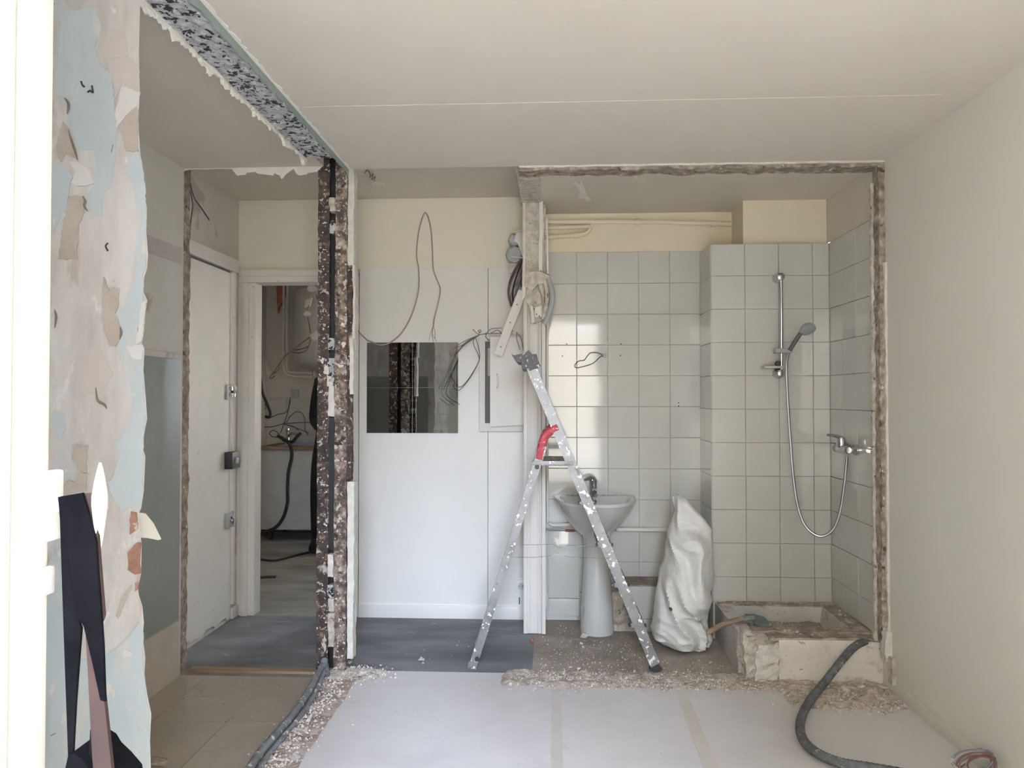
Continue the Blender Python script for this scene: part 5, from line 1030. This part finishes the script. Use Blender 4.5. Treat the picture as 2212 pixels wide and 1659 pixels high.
bm = prism_bm([A(*c3(*p), 0.885) for p in ((355, 1659), (370, 1592), (395, 1577), (450, 1612), (480, 1662), (540, 1720), (600, 1790), (640, 2050), (600, 2120), (380, 2120), (335, 2050), (340, 1750))], (0, 0.07, 0))
bo_ = obj('bag_body', bm, m['navy'], sg, bevel=0.004)

# ------------------------------------------------------------------ rubble
def hull(seed, n=11, flat=0.6):
    rr = random.Random(seed); bm = bmesh.new()
    vs_ = [bm.verts.new(Vector((rr.gauss(0, 1), rr.gauss(0, 1), rr.gauss(0, 1))).normalized() * rr.uniform(0.7, 1.0)) for _ in range(n)]
    r_ = bmesh.ops.convex_hull(bm, input=vs_, use_existing_faces=False)
    bmesh.ops.delete(bm, geom=list({g for g in r_['geom_interior'] + r_['geom_unused'] if isinstance(g, bmesh.types.BMVert)}), context='VERTS')
    for v in bm.verts: v.co.z *= flat
    return bm
ROCK = {}
for mt in ('rubble', 'rubble_brown', 'brick'):
    ROCK[mt] = []
    for k in range(7):
        bm = hull(k + 3, 9 + k % 4, (0.45, 0.6, 0.8)[k % 3]); me = bpy.data.meshes.new('rubble_chunk'); bm.to_mesh(me); bm.free(); me.materials.append(m[mt]); ROCK[mt].append(me)
rr = random.Random(77)
def chunk(p, s, label, group, mt=None):
    mt = mt or ('rubble' if rr.random() < 0.82 else 'rubble_brown')
    me = rr.choice(ROCK[mt]); o = bpy.data.objects.new('rubble_chunk', me)
    a = s * rr.uniform(0.7, 1.2); b = s * rr.uniform(0.7, 1.2); c_ = s * rr.uniform(0.6, 1.0)
    zmin = min(v.co.z for v in me.vertices) * c_
    link(o, None, Vector((p[0], p[1], p[2] - zmin * 0.82))); o.scale = (a, b, c_); o.rotation_euler = (rr.uniform(-0.15, 0.15), rr.uniform(-0.15, 0.15), rr.uniform(0, 6.3))
    return tag(o, label, 'rubble', group)
def free_spot(p): # keep off kerb, tray, basin foot, ladder feet, post
    x, y = p.x, p.y
    if 0.92 < x < 1.6 and y > 3.735: return False
    if abs(x - BX) < 0.13 and abs(y - 4.5) < 0.14: return False
    if 0.5 < x < 0.95 and 4.03 < y < 4.42: return False
    if -0.18 < x < -0.0 and y > 4.38: return False
    return x < XR - 0.03
def scatter(n, fn, smin, smax, label, group):
    k = 0; t = 0
    while k < n and t < n * 30:
        t += 1; p = fn()
        if not free_spot(p): continue
        chunk(p, smin + (smax - smin) * rr.random() ** 2.2, label, group); k += 1
scatter(46, lambda: Vector((rr.uniform(0.2, 1.57), 3.70 + rr.gauss(0, 0.035), 0.004)), 0.008, 0.028, 'plaster crumb on the line of the removed wall before the bathroom', 'rubble along the wall line')
scatter(34, lambda: Vector((1.45 + rr.gauss(0, 0.10), 3.61 + rr.gauss(0, 0.07), 0.004)), 0.010, 0.040, 'broken plaster piece heaped at the right end of the kerb', 'rubble pile by the kerb')
scatter(20, lambda: Vector((-0.96 + rr.gauss(0, 0.05), 3.77 + rr.gauss(0, 0.035), 0)), 0.006, 0.030, 'white plaster crumb at the foot of the steel column', 'rubble at the column foot')
scatter(28, lambda: Vector((-1.03 + rr.gauss(0, 0.035), rr.uniform(2.4, 3.68), 0.008)), 0.005, 0.022, 'stone crumb lying in the open trench', 'rubble in the trench')
scatter(26, lambda: Vector((rr.uniform(-0.02, 0.92), rr.uniform(3.82, 4.40), 0)), 0.005, 0.014, 'small plaster crumb on the brown bathroom floor', 'crumbs on the bathroom floor')
scatter(22, lambda: Vector((rr.uniform(-0.9, 1.5), rr.uniform(2.6, 3.65), 0)), 0.003, 0.008, 'tiny plaster crumb on the grey main floor', 'crumbs on the main floor')
scatter(8, lambda: Vector((rr.uniform(-0.9, -0.3), rr.uniform(3.84, 4.3), 0)), 0.004, 0.009, 'tiny white crumb on the dark hall screed', 'crumbs in the hall')
for px, py, s, lb_ in ((910, 1428, 0.022, 'round white plaster lump alone on the dark hall screed'), (1262, 1375, 0.034, 'pointed white plaster piece leaning before the basin pedestal'), (1308, 1370, 0.028, 'flat white plaster piece at the right of the pedestal foot'), (1262, 1400, 0.014, 'small white lump on the bathroom floor before the pedestal'), (1885, 1502, 0.042, 'largest pale plaster slab in the heap by the right wall'), (1880, 1400, 0.020, 'white crumb on the kerb top beside the black hose')):
    z = 0.20 if py == 1400 and px == 1880 else 0.0
    p = AZ(px, py, z); tag(chunk(p, s, lb_, None, 'rubble'), lb_)
tag(chunk(AZ(1152, 1388), 0.022, '', None, 'brick'), 'small red brick crumb at the foot of the white post', 'rubble'); tag(chunk(AZ(1922, 1500), 0.030, '', None, 'rubble_brown'), 'dark brown lump at the right baseboard end', 'rubble')
tag(chunk(AZ(345, 1652), 0.05, '', None, 'rubble_brown'), 'dark brown rubble lump on the tiles beside the pier', 'rubble')
for k in range(26):                                          # rubble on the tray rims and kerb
    a = rr.random()
    p = Vector((rr.uniform(1.0, 1.56), 4.355 + rr.gauss(0, 0.012), 0.212)) if a < 0.3 else Vector((1.54 + rr.gauss(0, 0.012), rr.uniform(3.9, 4.33), 0.212)) if a < 0.6 else Vector((rr.uniform(1.0, 1.55), 3.83 + rr.gauss(0, 0.02), 0.206))
    chunk(p, rr.uniform(0.005, 0.017), 'plaster crumb on the rim of the shower tray', 'rubble on the tray rim')
def grit(sets, label, mat):
    vv = []; ff = []
    for n, fn, smin, smax in sets:
        for i in range(n):
            p = fn(); s = smin + (smax - smin) * rr.random() ** 2; k = len(vv); t = rr.uniform(0, 6.28)
            for j in range(4): vv.append(p + Vector((math.cos(t + j * 1.57) * s * rr.uniform(0.6, 1.2), math.sin(t + j * 1.57) * s * rr.uniform(0.6, 1.2), -0.001)))
            vv.append(p + Vector((rr.uniform(-s, s) * 0.4, rr.uniform(-s, s) * 0.4, s * rr.uniform(0.5, 1.1))))
            ff += [(k, k + 1, k + 4), (k + 1, k + 2, k + 4), (k + 2, k + 3, k + 4), (k + 3, k, k + 4), (k + 3, k + 2, k + 1, k)]
    me = bpy.data.meshes.new('grit'); me.from_pydata(vv, [], ff); me.materials.append(mat)
    o = bpy.data.objects.new('plaster_grit', me); link(o, None, (0, 0, 0)); return tag(o, label, 'grit', kind='stuff')
def clear(fn):
    def g():
        for _ in range(40):
            p = fn()
            if free_spot(p): return p
        return Vector((0.6, 3.72, 0))
    return g
grit([(3400, clear(lambda: Vector((rr.uniform(-0.2, 1.57), 3.715 + rr.gauss(0, 0.055), 0.004))), 0.0015, 0.009),
      (1700, clear(lambda: Vector((1.40 + rr.gauss(0, 0.14), 3.60 + rr.gauss(0, 0.09), 0.005))), 0.002, 0.012),
      (1300, clear(lambda: Vector((rr.uniform(-0.05, 0.93), rr.uniform(3.78, 4.66), 0))), 0.001, 0.006),
      (500, lambda: Vector((rr.uniform(-0.95, 1.55), rr.uniform(2.3, 3.7), 0)), 0.0008, 0.003)], 'fine plaster grit along the removed wall line and over the floors', m['grit'])
grit([(900, clear(lambda: Vector((-0.96 + rr.gauss(0, 0.07), 3.75 + rr.gauss(0, 0.05), 0.003))), 0.002, 0.010),
      (1300, lambda: Vector((-1.03 + rr.gauss(0, 0.045), rr.uniform(2.2, 3.75), 0.008)), 0.002, 0.010)], 'pale grit in the trench and round the steel column foot', m['rubble'])
grit([(300, lambda: Vector((rr.uniform(1.03, 1.47), rr.uniform(3.96, 4.29), 0.128)), 0.002, 0.008),
      (480, lambda: Vector((1.555 + rr.gauss(0, 0.012) if rr.random() < 0.4 else rr.uniform(0.96, 1.57), rr.uniform(3.88, 4.38) if rr.random() < 0.3 else 4.365 + rr.gauss(0, 0.01), 0.212)), 0.002, 0.008)], 'grit inside the shower tray and on its rim', m['grit'])
grit([(160, lambda: Vector((rr.uniform(-1.8, -1.15), 3.40 + rr.gauss(0, 0.18), 0)), 0.001, 0.005)], 'dirt grains on the beige tiles of the left room', m['dust'])
